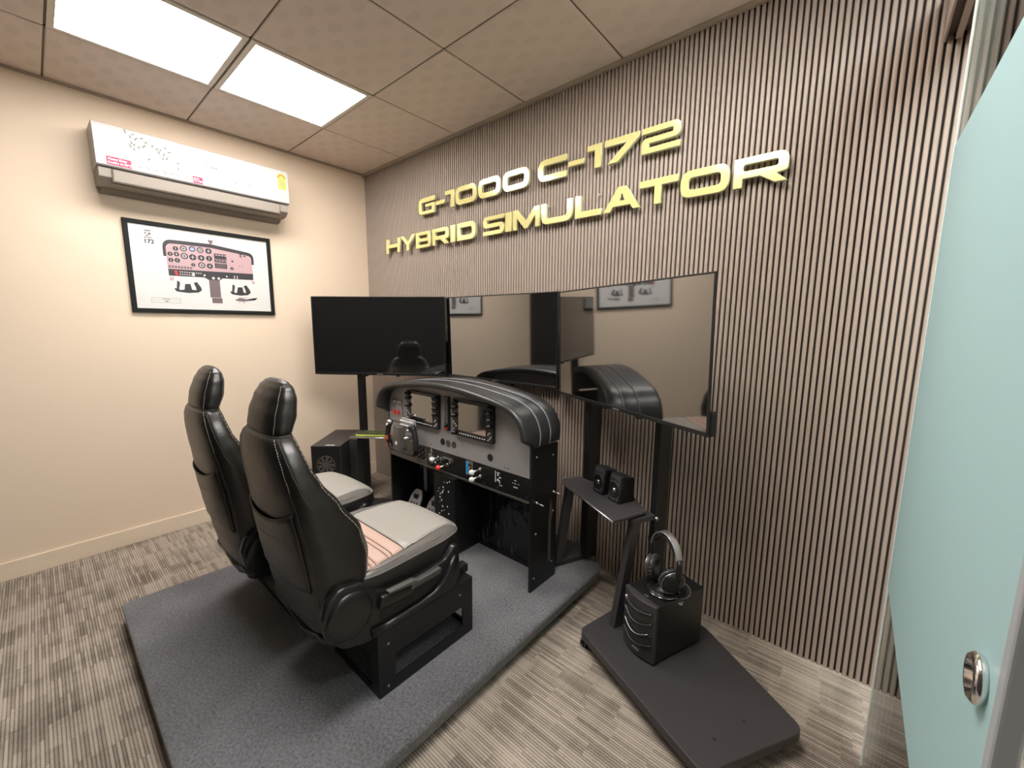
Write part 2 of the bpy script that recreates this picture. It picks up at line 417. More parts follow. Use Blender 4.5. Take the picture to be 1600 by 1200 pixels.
for (i, j), k in lights.items():
    cx, cy = (xs[i]+xs[i+1])/2, (ys[j]+ys[j+1])/2
    t = thing('ceiling_light', names[(i, j)], 'ceiling light', (cx, cy, H), group='square ceiling light panels')
    bm = BM(); a, b = .295, .272
    for q in ((-a, -a, a, -b), (-a, b, a, a), (-a, -b, -b, b), (b, -b, a, b)):
        add_box(bm, (cx+q[0], cy+q[1], H-.002), (cx+q[2], cy+q[3], H+.012))
    obj('light_frame', bm, 'white_frame', t)
    boxo('diffuser', (cx-b, cy-b, H+.002), (cx+b, cy+b, H+.01), {'a': 'panel_light', 'b': 'panel_light_near', 'c': 'added_backlight'}[k], t)

# ================================================================ platform
bm = BM(); top = .10
out = fillet([(.895, -1.835, .03), (2.417, -1.835, .03), (2.417, -.085, .05), (.975, -.085, .03)], 5)
ins = lambda o, d: [(x+(d if x < 1.5 else -d), y+(d if y < -1 else -d)) for x, y in o]
o2 = ins(out, .012); o3 = ins(out, .035)
add_loft(bm, [[(x, y, 0) for x, y in o3], [(x, y, .03) for x, y in o3], [(x, y, .034) for x, y in o2], [(x, y, .085) for x, y in out], [(x, y, .095) for x, y in ins(out, .003)], [(x, y, .1) for x, y in o2]])
tag(obj('simulator_platform', bm, 'felt', origin=(1.65, -.95, 0)), 'low platform covered in blue-grey felt carpet under the seats and console', 'platform')

# ================================================================ car seats
def sgnpow(v, p): return math.copysign(abs(v)**p, v)
def make_seat(x0=1.965, yoff=0):
    t = thing('cockpit_seat', 'black leather car seat with grey and pink cushion, nearest the camera', 'seat', (x0, -1.10, .1), group='black leather car seats on the platform')
    # --- base frame of folded steel
    a, b, c, d = x0-.26, x0+.26, -1.322, -.884
    z0, z1 = .1, .338; th = .006
    def slotted(name, axis, u0, u1, pos, s0, s1, zl, zh):
        bm = BM()
        for (p, q, r_, s) in ((u0, u1, z0, zl), (u0, u1, zh, z1), (u0, s0, zl, zh), (s1, u1, zl, zh)):
            if axis == 'x': add_box(bm, (pos, p, r_), (pos+th, q, s))
            else: add_box(bm, (p, pos, r_), (q, pos+th, s))
        bmesh.ops.remove_doubles(bm, verts=bm.verts, dist=1e-5)
        return obj(name, bm, 'black_metal', t)
    slotted('base_side', 'x', c, d, b-th, c+.065, d-.055, z0+.045, z0+.135)
    slotted('base_side', 'x', c, d, a, c+.065, d-.055, z0+.045, z0+.135)
    slotted('base_panel', 'y', a+th, b-th, c, a+.05, b-.05, z0+.025, z0+.14)
    slotted('base_panel', 'y', a+th, b-th, d-th, a+.05, b-.05, z0+.025, z0+.14)
    bm = BM(); add_box(bm, (a, c, z1), (b, d, z1+.005)); obj('base_plate', bm, 'black_metal', t, bevel=.001)
    bm = BM()
    bm.free()
    for y, z in ((c+.04, z0+.19), (d-.07, z0+.195), (c+.035, z0+.03)):
        bm = BM(); add_cyl(bm, (b, y, z), (b+.002, y, z), .0045, 10); obj('base_bolt', bm, 'steel', t)
    for sx in (-1, 1):   # sliding rails
        boxo('seat_rail', (x0+sx*.20-.02, c-.02, z1+.005), (x0+sx*.20+.02, d+.015, z1+.04), 'black_metal', t, bevel=.003)
    # --- cushion body
    yc, hy, hx = -1.145, .262, .238
    def outl(u, v, k=1.0):
        r = max(abs(u), abs(v))
        if r < 1e-6: return x0, yc
        a_ = math.atan2(v, u); e = 2/5.2
        px, py = sgnpow(math.cos(a_), e), sgnpow(math.sin(a_), e)
        # square -> blend to rounded square at the rim
        sq = max(abs(math.cos(a_)), abs(math.sin(a_)))
        qx, qy = math.cos(a_)/sq, math.sin(a_)/sq
        w_ = r**4
        X = (qx*(1-w_)+px*w_)*r; Y = (qy*(1-w_)+py*w_)*r
        hw = hx*(1-.10*max(0, Y)**2)
        return x0+X*hw*k, yc+Y*hy*k + (0.018*(1-abs(X)**2.5) if Y > 0 else 0)*Y
    SV = -.07; RIB = (-.26, -.33, -.52, -.59, -.78, -.85)
    def UB(Y): return .81+.08*min(1, max(0, (.1-Y)/1.0)) if Y < .1 else .81-.14*(Y-.1)
    def hgt(u, v):
        r = max(abs(u), abs(v))
        px_, py_ = outl(u, v); X, Y = (px_-x0)/hx, (py_-yc)/hy
        z = .572 + .006*Y - .055*max(0, Y-.45)**2*1.0
        z -= .030*r**9
        b_ = math.exp(-((abs(X)-.94)/.07)**2)*(1/(1+math.exp((Y-.30)*16)))
        z += .010*b_
        ub = UB(Y)
        z -= .008*math.exp(-((abs(X)-ub)/.020)**2)
        if abs(X) < ub:
            z -= .007*math.exp(-((Y-SV)/.022)**2)
            for s_ in RIB:
                z -= .006*math.exp(-((Y-s_)/.016)**2)
        return z
    n = 140; bm = BM(); g = {}
    for i in range(n+1):
        for j in range(n+1):
            u, v = -1+2*i/n, -1+2*j/n; x, y = outl(u, v); g[i, j] = bm.verts.new((x, y, hgt(u, v)))
    def zone(u, v):
        if abs(u) < UB(v) and v < SV: return 1
        if abs(u) > UB(v): return 2
        return 0
    for i in range(n):
        for j in range(n):
            f = bm.faces.new((g[i, j], g[i+1, j], g[i+1, j+1], g[i, j+1])); u, v = -1+2*(i+.5)/n, -1+2*(j+.5)/n
            px_, py_ = outl(u, v); u, v = (px_-x0)/hx, (py_-yc)/hy
            f.material_index = zone(u, v)
            if f.material_index == 1:
                pass
    kd = KDTree(len(g))
    for q, vv in enumerate(g.values()): kd.insert(Vector((vv.co.x, vv.co.y, 0)), q)
    kd.balance(); gl = [vv.co.copy() for vv in g.values()]
    def on(X, Y, dz=.001):
        x, y = x0+X*hx, yc+Y*hy; near = kd.find_n(Vector((x, y, 0)), 3)
        return (x, y, sum(gl[n_[1]].z for n_ in near)/3+dz)
    def seamline(name, P, m_, r_=.0021):
        bm2 = BM(); add_tube(bm2, [on(*p) for p in P], r_, 5); obj(name, bm2, m_, t, smooth=True)
    seamline('cushion_seam', [(-UB(SV)+2*UB(SV)*k/40, SV) for k in range(41)], 'seam')
    for sx in (-1, 1):
        seamline('cushion_seam', [(sx*UB(.86-1.82*k/50), .86-1.82*k/50) for k in range(51)], 'seam')
    for s_ in RIB:
        seamline('rib_seam', [((-1+2*k/36)*(UB(s_)-.015), s_) for k in range(37)], 'rib_line', .0019)
    # skirt
    rim = [(i, 0) for i in range(n)]+[(n, j) for j in range(n)]+[(n-i, n) for i in range(n)]+[(0, n-j) for j in range(n)]
    for k in rim: pass
    prev = [g[k] for k in rim]
    levels = [(.006, -.012, 4), (.010, -.05, 4), (-.004, -.10, 4), (-.03, -.125, 4)]
    for off, dz, mi in levels:
        cur = []
        for k, v0 in zip(rim, [g[k] for k in rim]):
            dirv = Vector((v0.co.x-x0, (v0.co.y-yc), 0)); dirv.normalize()
            cur.append(bm.verts.new((v0.co.x+dirv.x*off, v0.co.y+dirv.y*off, .545+dz if dz < -.02 else v0.co.z+dz)))
        for q in range(len(rim)):
            f = bm.faces.new((prev[q], prev[(q+1) % len(rim)], cur[(q+1) % len(rim)], cur[q])); f.material_index = mi
        prev = cur
    bm.faces.new(prev).material_index = 4
    # split into parts: body, pink insert
    obj('seat_cushion', bm, ['grey_leather', 'pink_leather', 'grey_leather2', 'seam', 'leather', 'rib_line'], t, smooth=True, label='grey cushion with a ribbed dusty pink centre and dark sides')
    # piping round the cushion rim
    bm = BM(); pts = []
    for i, j in rim[::2]:
        u, v = -1+2*i/n, -1+2*j/n; x, y = outl(u, v, 1.01); pts.append((x, y, hgt(u, v)-.001))
    add_tube(bm, pts, .0028, 6, closed=True); obj('piping', bm, 'grey_leather2', t, smooth=True)
    # bolster seams
    for sx in (-1, 1):
        bm = BM(); pts = []
        for k in range(24):
            v = -1+1.32*k/23; u = sx*(.955+.01*math.sin(k/23*PI)); x, y = outl(u*.99, v*.97); pts.append((x, y, hgt(u, v)+.001))
        x, y = outl(sx*UB(.34), .34); pts.append((x, y, hgt(sx*UB(.34), .34)+.001))
        add_tube(bm, pts, .0016, 5); obj('bolster_seam', bm, 'seam', t, smooth=True)
    # --- backrest
    def ring(z, yr, yf, hw, bol, nx=3.4, n=48):
        out = []; ym, h = (yr+yf)/2, (yf-yr)/2
        for k in range(n):
            a_ = 2*PI*k/n; e = 2/nx
            X, Y = sgnpow(math.cos(a_), e), sgnpow(math.sin(a_), e)
            y = ym+Y*h
            if Y > 0: y -= bol*(1-min(1, abs(X)/.8)**3)*Y
            else: y += .006*(X**2)*abs(Y)
            out.append((x0+X*hw, y, z))
        return out
    def interp(tab, z):
        for a_, b_ in zip(tab, tab[1:]):
            if a_[0] <= z <= b_[0]:
                q = (z-a_[0])/(b_[0]-a_[0]); q = q*q*(3-2*q)*.5+q*.5
                return [u*(1-q)+v*q for u, v in zip(a_[1:], b_[1:])]
        return tab[-1][1:]
    back = [(.345, -1.462, -1.385, .195, 0), (.375, -1.482, -1.365, .222, 0), (.42, -1.490, -1.335, .234, .02), (.50, -1.506, -1.312, .240, .05), (.57, -1.518, -1.290, .243, .07), (.63, -1.527, -1.284, .244, .08),
            (.72, -1.538, -1.306, .242, .08), (.82, -1.549, -1.376, .236, .06), (.90, -1.558, -1.432, .226, .035), (.96, -1.563, -1.462, .210, .02), (1.0, -1.564, -1.472, .188, .012), (1.03, -1.560, -1.478, .158, .006), (1.048, -1.552, -1.482, .128, 0)]
    bm = BM(); secs = []
    for k in range(44):
        z = .345+(1.048-.345)*k/43; secs.append(ring(z, *interp(back, z)))
    add_loft(bm, secs); obj('backrest', bm, 'leather', t, smooth=True)
    head = [(1.044, -1.550, -1.484, .124, 0), (1.055, -1.553, -1.476, .131, 0), (1.10, -1.547, -1.458, .129, 0), (1.15, -1.530, -1.452, .118, 0), (1.18, -1.514, -1.456, .102, 0), (1.197, -1.501, -1.466, .078, 0), (1.204, -1.492, -1.474, .05, 0)]
    bm = BM(); secs = []
    for k in range(22):
        z = 1.044+.160*math.sin(k/21*PI/2); secs.append(ring(z, *interp(head, z), nx=3.2))
    add_loft(bm, secs); obj('headrest', bm, 'leather', t, smooth=True)
    # seams with pale stitching: neck, rear corner lines, front edge lines
    def surf(z, ang, tab, nx=3.4, off=.0012):
        p = ring(z, *interp(tab, z), nx=nx, n=720)[int(round(ang/360*720)) % 720]
        d_ = Vector((p[0]-x0, p[1]-(-1.5), 0)).normalized(); return (p[0]+d_.x*off, p[1]+d_.y*off, p[2])
    def dashes(bm, pts, r=.0011, on=3, off_=1):
        k = 0
        while k+1 < len(pts):
            seg = pts[k:k+on+1]
            if len(seg) > 1: add_tube(bm, seg, r, 4)
            k += on+off_
    bm = BM(); add_tube(bm, [surf(1.046, a_*360/48, back, off=.0) for a_ in range(48)], .0022, 5, closed=True); obj('neck_seam', bm, 'seam', t, smooth=True)
    for ang in (322, 218):
        bm = BM(); dashes(bm, [surf(1.05+.14*k/50, ang, head, 3.2) for k in range(51)], on=1, off_=1)
        dashes(bm, [surf(1.04-.55*k/150, ang+(4 if ang > 270 else -4)*0, back) for k in range(0, 40)], on=1, off_=1)
        obj('stitching', bm, 'stitch', t)
        bm = BM(); add_tube(bm, [surf(1.04-.64*k/60, ang, back, off=-.0004) for k in range(61)], .0018, 5); obj('panel_seam', bm, 'seam', t, smooth=True)
    for ang in (26, 154):
        bm = BM(); dashes(bm, [surf(1.185-.135*k/36, ang, head, 3.2, .0015) for k in range(37)], on=1, off_=1)
        dashes(bm, [surf(1.04-.66*k/150, ang, back, off=.0015) for k in range(151)], on=2, off_=1); obj('stitching', bm, 'stitch', t)
    # curved shoulder seam on the flank
    for sx, base in ((1, 348), (-1, 192)):
        bm = BM(); add_tube(bm, [surf(1.035-.25*k/30, base-sx*10+sx*16*(k/30), back, off=.0006) for k in range(31)], .0014, 5); obj('flank_seam', bm, 'seam', t, smooth=True)
    # rear pocket: a thin slung panel
    def hem_pt(u, z, off):
        pr = interp(back, z); ym_, h_ = (pr[0]+pr[1])/2, (pr[1]-pr[0])/2
        return (x0+u*pr[2]*.80, ym_-h_*(1-(abs(u)*.80)**3.4)**(1/3.4)+.006*(u*.8)**2-.0015-off*(1-abs(u)**3), z)
    bm = BM(); g = {}; nn = 20
    for i in range(nn+1):
        for j in range(nn+1):
            u = -1+2*i/nn; q = j/nn
            ztop = .80-.035*(1-u*u)*1.0+.02*u; z = .56+(ztop-.56)*q
            pr = interp(back, z); x = x0+u*(pr[2]*.80)
            ym_, h_ = (pr[0]+pr[1])/2, (pr[1]-pr[0])/2
            y = ym_-h_*(1-(abs(u)*.80)**3.4)**(1/3.4)+.006*(u*.8)**2-.0015-.004*q*(1-abs(u)**3)
            g[i, j] = bm.verts.new((x, y, z))
    for i in range(nn):
        for j in range(nn): bm.faces.new((g[i, j], g[i, j+1], g[i+1, j+1], g[i+1, j]))
    o = obj('rear_pocket', bm, 'leather', t, smooth=True)
    so = o.modifiers.new('s', 'SOLIDIFY'); so.thickness = .003; so.offset = 1
    bm = BM(); add_tube(bm, [hem_pt(u, .802-.035*(1-u*u)+.02*u, .006) for u in [-1+2*k/24 for k in range(25)]], .003, 6); obj('pocket_hem', bm, 'seam', t, smooth=True)
    bm = BM(); add_tube(bm, [hem_pt(u, .735-.03*(1-u*u)+.02*u, .0055) for u in [-1+2*k/24 for k in range(25)]], .0012, 5); obj('pocket_seam', bm, 'seam', t, smooth=True)
    # slack cover hem at the foot of the backrest
    bm = BM(); secs = []
    for k in range(6):
        z = .335+.06*k/5; secs.append([(p[0]+(p[0]-x0)*.015+.003*math.sin(p[0]*60), p[1]-.004+.004*math.sin(i_*1.3), z+.004*math.sin(i_*.8)) for i_, p in enumerate(ring(max(z, .346), *interp(back, max(z, .346))))])
    add_loft(bm, secs); obj('cover_hem', bm, 'leather', t, smooth=True)
    # --- side trims
    for sx in (1, -1):
        xa, xb = x0+sx*.236, x0+sx*.268
        outl2 = fillet([(-1.500, .50, .03), (-1.490, .43, .05), (-1.44, .372, .05), (-1.37, .346, .04), (-.985, .346, .01), (-.955, .40, .02), (-.960, .52, .02), (-.985, .525, .02), (-1.03, .488, .03), (-1.10, .482, .03), (-1.16, .478, .02), (-1.27, .488, .04), (-1.325, .512, .03), (-1.37, .565, .04), (-1.44, .578, .05), (-1.485, .55, .04)], 5)
        if sx < 0:
            xa, xb = x0-.25, x0-.236; outl2 = [(max(p[0], -1.40), p[1]) for p in outl2 if p[0] > -1.44]
        bm = BM(); add_prism(bm, outl2, min(xa, xb), max(xa, xb), 'x')
        obj('side_trim', bm, 'trim_plastic', t, bevel=.009, seg=3, smooth=True)
        if sx < 0: continue
        xo = x0+sx*.268
        bm = BM(); add_lathe(bm, [(.076, -.004), (.076, .003), (.066, .008), (.045, .010), (.0, .0105)], (xo, -1.415, .474), (sx, 0, 0), 40)
        obj('recliner_cover', bm, 'trim_plastic', t, smooth=True)
        # lower rail sweeping up at the front
        bm = BM(); P = [(-1.345, .372), (-1.25, .371), (-1.15, .372), (-1.09, .380), (-1.045, .405), (-1.015, .445), (-.985, .490)]
        add_tube(bm, [(xo+sx*.003, y, z) for y, z in P], [.014, .015, .015, .016, .016, .014, .008], 10); obj('trim_rail', bm, 'trim_plastic', t, smooth=True)
        # recess pocket behind the handle
        bm = BM(); add_prism(bm, fillet([(-1.32, .402, .005), (-1.12, .402, .02), (-1.07, .44, .02), (-1.09, .468, .01), (-1.30, .455, .01)], 3), xo-.002*sx if sx > 0 else xo-.001, xo+.001 if sx > 0 else xo+.002, 'x')
        obj('trim_recess', bm, 'soft_black', t)
        bm = BM(); add_prism(bm, fillet([(-1.325, .452, .006), (-1.20, .440, .01), (-1.185, .455, .01), (-1.20, .485, .01), (-1.315, .492, .01)], 4), min(xo, xo+sx*.020), max(xo, xo+sx*.020), 'x')
        obj('height_lever', bm, 'trim_plastic', t, bevel=.005, smooth=True)
        bm = BM(); add_prism(bm, fillet([(-1.205, .462, .006), (-1.075, .462, .006), (-1.066, .484, .006), (-1.17, .484, .006), (-1.19, .494, .003), (-1.29, .5, .003), (-1.29, .492, .003), (-1.20, .48, .004)], 4), min(xo, xo+sx*.024), max(xo, xo+sx*.024), 'x')
        obj('recline_lever', bm, 'disc_grey', t, bevel=.003, smooth=True, label='dark grey recline lever')
    return t
seat = make_seat()
seat2 = copy_tree(seat)
seat2.location = (1.965-.60, -1.10-.035, .1)
seat2['label'] = 'black leather car seat with grey cushion, farther from the camera and beside the cream wall'

# ================================================================ simulator console
con = thing('flight_simulator_console', 'black flight simulator console with grey instrument panel and padded hood', 'simulator', (1.683, -.45, .1))
XL, XR, CX = 1.10, 2.265, 1.6825
for x in (XL, XR-.014):
    bm = BM(); add_prism(bm, fillet([(-.540, .1), (-.332, .1), (-.332, .808, .004), (-.540, .815, .004)], 3), x, x+.014, 'x')
    sp_ = obj('side_panel', bm, 'black_metal', con, bevel=.0012)
    # folded flange on the outside top
for y, z in ((-.505, .77), (-.505, .39), (-.375, .752), (-.365, .46), (-.37, .19), (-.515, .165)):
    bm = BM(); add_lathe(bm, [(.005, 0), (.005, .002), (.003, .004), (0, .0045)], (XR, y, z), (1, 0, 0), 12); obj('bolt', bm, 'steel', con, smooth=True)
for y, z, dz in ((-.505, .548, -.012), (-.365, .560, -.010)):
    bm = BM(); add_cyl(bm, (XR, y, z), (XR+.045, y, z+dz*.3), .0032, 8); add_cyl(bm, (XR, y, z), (XR+.007, y, z), .007, 6); obj('long_bolt', bm, 'steel', con, smooth=True)
# hood profile
def hz(x):   # top profile at x
    u = min(1, abs(x-CX)/.590); return None
prof = [(-.588, .822), (-.594, .86), (-.590, .90), (-.572, .945), (-.540, .980), (-.49, 1.008), (-.42, 1.026), (-.33, 1.040), (-.22, 1.054), (-.11, 1.063), (0, 1.066)]
prof = prof+[(-a, b) for a, b in prof[-2::-1]]
def smooth_poly(P, n=6):
    out = []
    for i in range(len(P)-1):
        p0 = P[max(i-1, 0)]; p1 = P[i]; p2 = P[i+1]; p3 = P[min(i+2, len(P)-1)]
        for k in range(n):
            t_ = k/n
            out.append(tuple(.5*((2*p1[c])+(-p0[c]+p2[c])*t_+(2*p0[c]-5*p1[c]+4*p2[c]-p3[c])*t_*t_+(-p0[c]+3*p1[c]-3*p2[c]+p3[c])*t_**3) for c in (0, 1)))
    out.append(P[-1]); return out
PR = smooth_poly(prof, 5)
nP = len(PR)
def hood_pt(i, y, off=0.0):
    x, z = PR[i]; a_ = PR[max(i-1, 0)]; b_ = PR[min(i+1, nP-1)]
    tx, tz = b_[0]-a_[0], b_[1]-a_[1]; l = math.hypot(tx, tz); nx_, nz_ = -tz/l, tx/l
    return (CX+x+nx_*off, y, z+nz_*off)
def lip_y(i):
    x, z = PR[i]; k = min(1, max(0, (z-.822)/.05)); k = k*k*(3-2*k)
    return -.536-.070*k
bm = BM(); secs = []
cross = [(-1, -.026, 0), (-1, -.020, -.010), (-1, -.006, -.016), (-1, .004, -.008), (-1, .007, .004), (0, .004, .030), (0, .0055, .085), (0, .001, .106), (0, .0055, .128), (0, .0055, .172), (0, .001, .186), (0, .006, .205), (0, .004, .268), (0, -.012, .274), (0, -.026, .270)]
for i in range(nP):
    ly = lip_y(i); row = []
    for fl, off, dy in cross:
        if fl == -1: y = ly+dy
        else: y = -.606+dy + (ly+.606)*max(0, 1-dy/.10)
        row.append(hood_pt(i, y, off))
    secs.append(row)
add_loft(bm, secs, close=True, cap=True)
obj('glare_hood', bm, 'hood', con, smooth=True, label='padded black vinyl hood with grey piped seams')
for dy in (.106, .186):
    bm = BM(); add_tube(bm, [hood_pt(i, -.606+dy+(lip_y(i)+.606)*max(0, 1-dy/.10), .0035) for i in range(1, nP-1)], .0035, 6); obj('hood_piping', bm, 'hood_seam', con, smooth=True)
# grey instrument face: arch outline
face = [(XL+.014, .672)]+[(XR-.014, .672)]+[(XR-.014, .80)]+[hood_pt(i, 0, -.012)[0::2] for i in range(nP-1, -1, -1) if abs(PR[i][0]) < .575 and PR[i][1] > .83]+[(XL+.014, .80)]
bm = BM(); add_prism(bm, face, -.540, -.528, 'y'); obj('instrument_panel', bm, 'panel_grey', con, label='grey metal instrument panel')
boxo('switch_strip', (XL+.014, -.541, .560), (1.49, -.529, .672), 'taupe_plate', con, bevel=.001, label='glossy taupe lower switch strip')
boxo('switch_strip', (1.49, -.541, .560), (XR-.014, -.529, .672), 'black_metal', con, bevel=.001)
boxo('panel_lip', (XL+.014, -.543, .548), (XR-.014, -.50, .560), 'taupe_plate', con, bevel=.001)
YF = -.541
def avionics(xa, xb, za=.797, zb=.992):
    bz = obj('avionics_display', (lambda b: (add_prism(b, rrect(xa, za, xb, zb, .005, 3), YF-.020, YF, 'y'), b)[1])(BM()), 'black_plastic', con, bevel=.002, label='black framed avionics display')
    sx0, sx1, sz0, sz1 = xa+.048, xb-.048, za+.032, zb-.016
    boxo('display_glass', (sx0, YF-.0215, sz0), (sx1, YF-.019, sz1), 'avionics_screen', bz)
    for x, z in [(xa+.020, q) for q in (zb-.016, zb-.044, zb-.088, za+.014)]+[(xb-.020, q) for q in (zb-.014, zb-.044, zb-.076, zb-.108)]:
        bm = BM(); add_lathe(bm, [(.012, 0), (.012, .010), (.009, .011), (.0085, .023), (0, .024)], (x, YF-.020, z), (0, -1, 0), 14)
        obj('tuning_knob', bm, 'black_plastic', bz, smooth=True)
    bm = BM(); bk = BM()
    for k in range(12):
        x = sx0+.008+(sx1-sx0-.016)*k/11; add_box(bm, (x-.0035, YF-.0225, za+.013), (x+.0035, YF-.020, za+.0185))
    for r_ in range(6):
        for c_ in range(3):
            add_box(bm if (r_+c_) % 4 == 0 else bk, (xa+.010+c_*.010-.003, YF-.0225, za+.030+r_*.0095), (xa+.010+c_*.010+.003, YF-.020, za+.0355+r_*.0095))
            if r_ < 5: add_box(bm if (r_*2+c_) % 3 == 0 else bk, (xb-.032+c_*.010-.003, YF-.0225, za+.012+r_*.0095), (xb-.032+c_*.010+.003, YF-.020, za+.0175+r_*.0095))
    obj('softkey_marks', bm, 'white', bz)['kind'] = 'stuff'; obj('keypad', bk, 'disc_grey', bz)['kind'] = 'stuff'
avionics(1.332, 1.622); avionics(1.742, 2.037)
# audio panel
ap = obj('audio_panel', (lambda b: (add_prism(b, rrect(1.663, .805, 1.702, .993, .003, 2), YF-.012, YF, 'y'), b)[1])(BM()), 'black_plastic', con, bevel=.001)
bm = BM(); bk = BM()
for r_ in range(12):
    for c_ in range(2):
        add_box(bk, (1.669+c_*.015, YF-.015, .845+r_*.012), (1.681+c_*.015, YF-.012, .854+r_*.012))
        add_box(bm, (1.673+c_*.015, YF-.0155, .848+r_*.012), (1.677+c_*.015, YF-.015, .850+r_*.012))
obj('audio_key', bk, 'disc_grey', ap); obj('key_legend', bm, 'white', ap)
bm = BM(); add_lathe(bm, [(.008, 0), (.008, .010), (.005, .011), (0, .02)], (1.682, YF-.012, .832), (0, -1, 0), 14); obj('volume_knob', bm, 'black_plastic', ap, smooth=True)
bm = BM(); add_lathe(bm, [(.009, 0), (.008, .006), (0, .008)], (1.682, YF-.012, .815), (0, -1, 0), 14); obj('red_button', bm, 'red', ap, smooth=True, label='round red button')
# left switch plate
sp_ = obj('switch_plate', (lambda b: (add_prism(b, rrect(1.150, .780, 1.258, .912, .004, 3), YF-.006, YF, 'y'), b)[1])(BM()), 'panel_grey', con, bevel=.001)
for x in (1.172, 1.212):
    boxo('rocker_switch', (x, YF-.016, .824), (x+.022, YF-.006, .850), 'red', sp_, bevel=.002, label='red rocker switch')
for x in (1.166, 1.186, 1.206, 1.226, 1.246):
    for z in ((.885, .902) if x > 1.2 else (.868,)):
        bm = BM(); add_cyl(bm, (x, YF-.006, z), (x, YF-.009, z), .005, 10); add_cyl(bm, (x, YF-.009, z), (x, YF-.020, z+.006), .002, 8); obj('toggle_switch', bm, 'chrome', sp_, smooth=True)
# lower silver row of rocker switches beside the yoke
for k in range(6):
    bm = BM(); add_cyl(bm, (1.262+k*.022, YF, .752), (1.262+k*.022, YF-.004, .752), .006, 10); add_cyl(bm, (1.262+k*.022, YF-.004, .752), (1.262+k*.022, YF-.022, .762), .0026, 8)
    obj('toggle_switch', bm, 'chrome', con, smooth=True)
bk = boxo('breaker_plate', (1.235, YF-.004, .735), (1.40, YF, .775), 'panel_grey', con, bevel=.001)
# discs
for x, m_ in ((1.634, 'soft_black'), (1.681, 'disc_grey'), (1.728, 'disc_grey'), (2.000, 'soft_black')):
    bm = BM(); z = .729 if x < 1.9 else .719
    add_cyl(bm, (x, YF-.0012, z), (x, YF+.001, z), .0185, 28); obj('blanking_disc', bm, m_, con)
for x, z in ((1.53, .695), (1.76, .69), (2.10, .69), (2.12, .69), (2.248, .746), (2.235, .655), (2.235, .575), (1.86, .575), (1.96, .575), (2.05, .655), (2.05, .575)):
    bm = BM(); add_lathe(bm, [(.0035, 0), (.003, .0015), (0, .002)], (x, YF, z), (0, -1, 0), 8); obj('screw', bm, 'steel' if z > .7 else 'disc_grey', con)
# knobs cluster left
bm = BM()
for r_ in range(3):
    for c_ in range(2):
        add_lathe(bm, [(.010, 0), (.010, .012), (.007, .014), (0, .015)], (1.425+c_*.033, YF, .655-r_*.028), (0, -1, 0), 14)
obj('breaker_knob', bm, 'black_plastic', con, smooth=True)
# engraved key switch plate: small pale bars
bm = BM()
for x, z, w_, h_ in ((1.500, .600, .058, .006), (1.508, .612, .010, .026), (1.526, .612, .010, .030), (1.524, .648, .016, .014), (1.528, .664, .010, .008), (1.546, .612, .008, .018)):
    add_box(bm, (x, YF-.0015, z), (x+w_, YF, z+h_))
obj('panel_marking', bm, 'grey_leather', con)
def knob(name, x, z, m_, r=.013, stem=.035, lab=None):
    bm = BM(); add_cyl(bm, (x, YF, z), (x, YF-stem, z), .005, 12); add_lathe(bm, [(.010, 0), (.010, .003), (0, .004)], (x, YF, z), (0, -1, 0), 16)
    st = obj(name+'_stem', bm, 'steel', con, smooth=True)
    bm = BM(); add_lathe(bm, [(0, -.001), (r*.6, 0), (r, .006), (r, .016), (r*.7, .022), (0, .024)], (x, YF-stem, z), (0, -1, 0), 20)
    return obj(name, bm, m_, con, smooth=True, label=lab)
knob('throttle_knob', 1.592, .628, 'white', .014, .035, 'white throttle knob')
knob('carb_knob', 1.612, .612, 'black_plastic', .013, .045)
knob('mixture_knob', 1.672, .604, 'red', .014, .055, 'red mixture knob')
knob('vent_knob', 1.640, .630, 'black_plastic', .012, .03)
knob('heater_knob', 1.930, .640, 'white', .0135, .05, 'white knob')
knob('heater_knob', 1.930, .603, 'white', .0135, .05, 'white knob')
bm = BM(); add_box(bm, (1.645, YF-.014, .640), (1.725, YF, .648)); add_box(bm, (1.645, YF-.03, .630), (1.652, YF, .648)); add_box(bm, (1.718, YF-.03, .630), (1.725, YF, .648)); obj('knob_guard', bm, 'alu', con, bevel=.001)
fm = boxo('flap_gauge', (1.828, YF-.006, .590), (1.880, YF, .666), 'alu', con, bevel=.001, label='silver framed gauge with a blue band')
boxo('gauge_band', (1.829, YF-.0068, .594), (1.846, YF-.006, .662), 'blue', fm, label='bright blue band')
boxo('gauge_window', (1.848, YF-.0068, .602), (1.868, YF-.006, .652), 'soft_black', fm)
bm = BM()
for z in (.615, .625, .635): add_box(bm, (1.853, YF-.0072, z), (1.861, YF-.0068, z+.004))
obj('gauge_scale', bm, 'white', fm)
bm = BM()
for x, z, w_, h_ in ((2.035, .602, .004, .058), (2.045, .650, .020, .005), (2.05, .638, .008, .008), (2.062, .628, .012, .006), (2.048, .610, .012, .012), (2.062, .600, .006, .016), (2.064, .590, .018, .004),
                     (2.16, .640, .014, .003), (2.148, .625, .004, .004), (2.185, .625, .004, .004), (2.16, .625, .012, .003), (2.155, .606, .026, .004)):
    add_box(bm, (x, YF-.0012, z), (x+w_, YF, z+h_))
obj('placard_marking', bm, 'white', con)
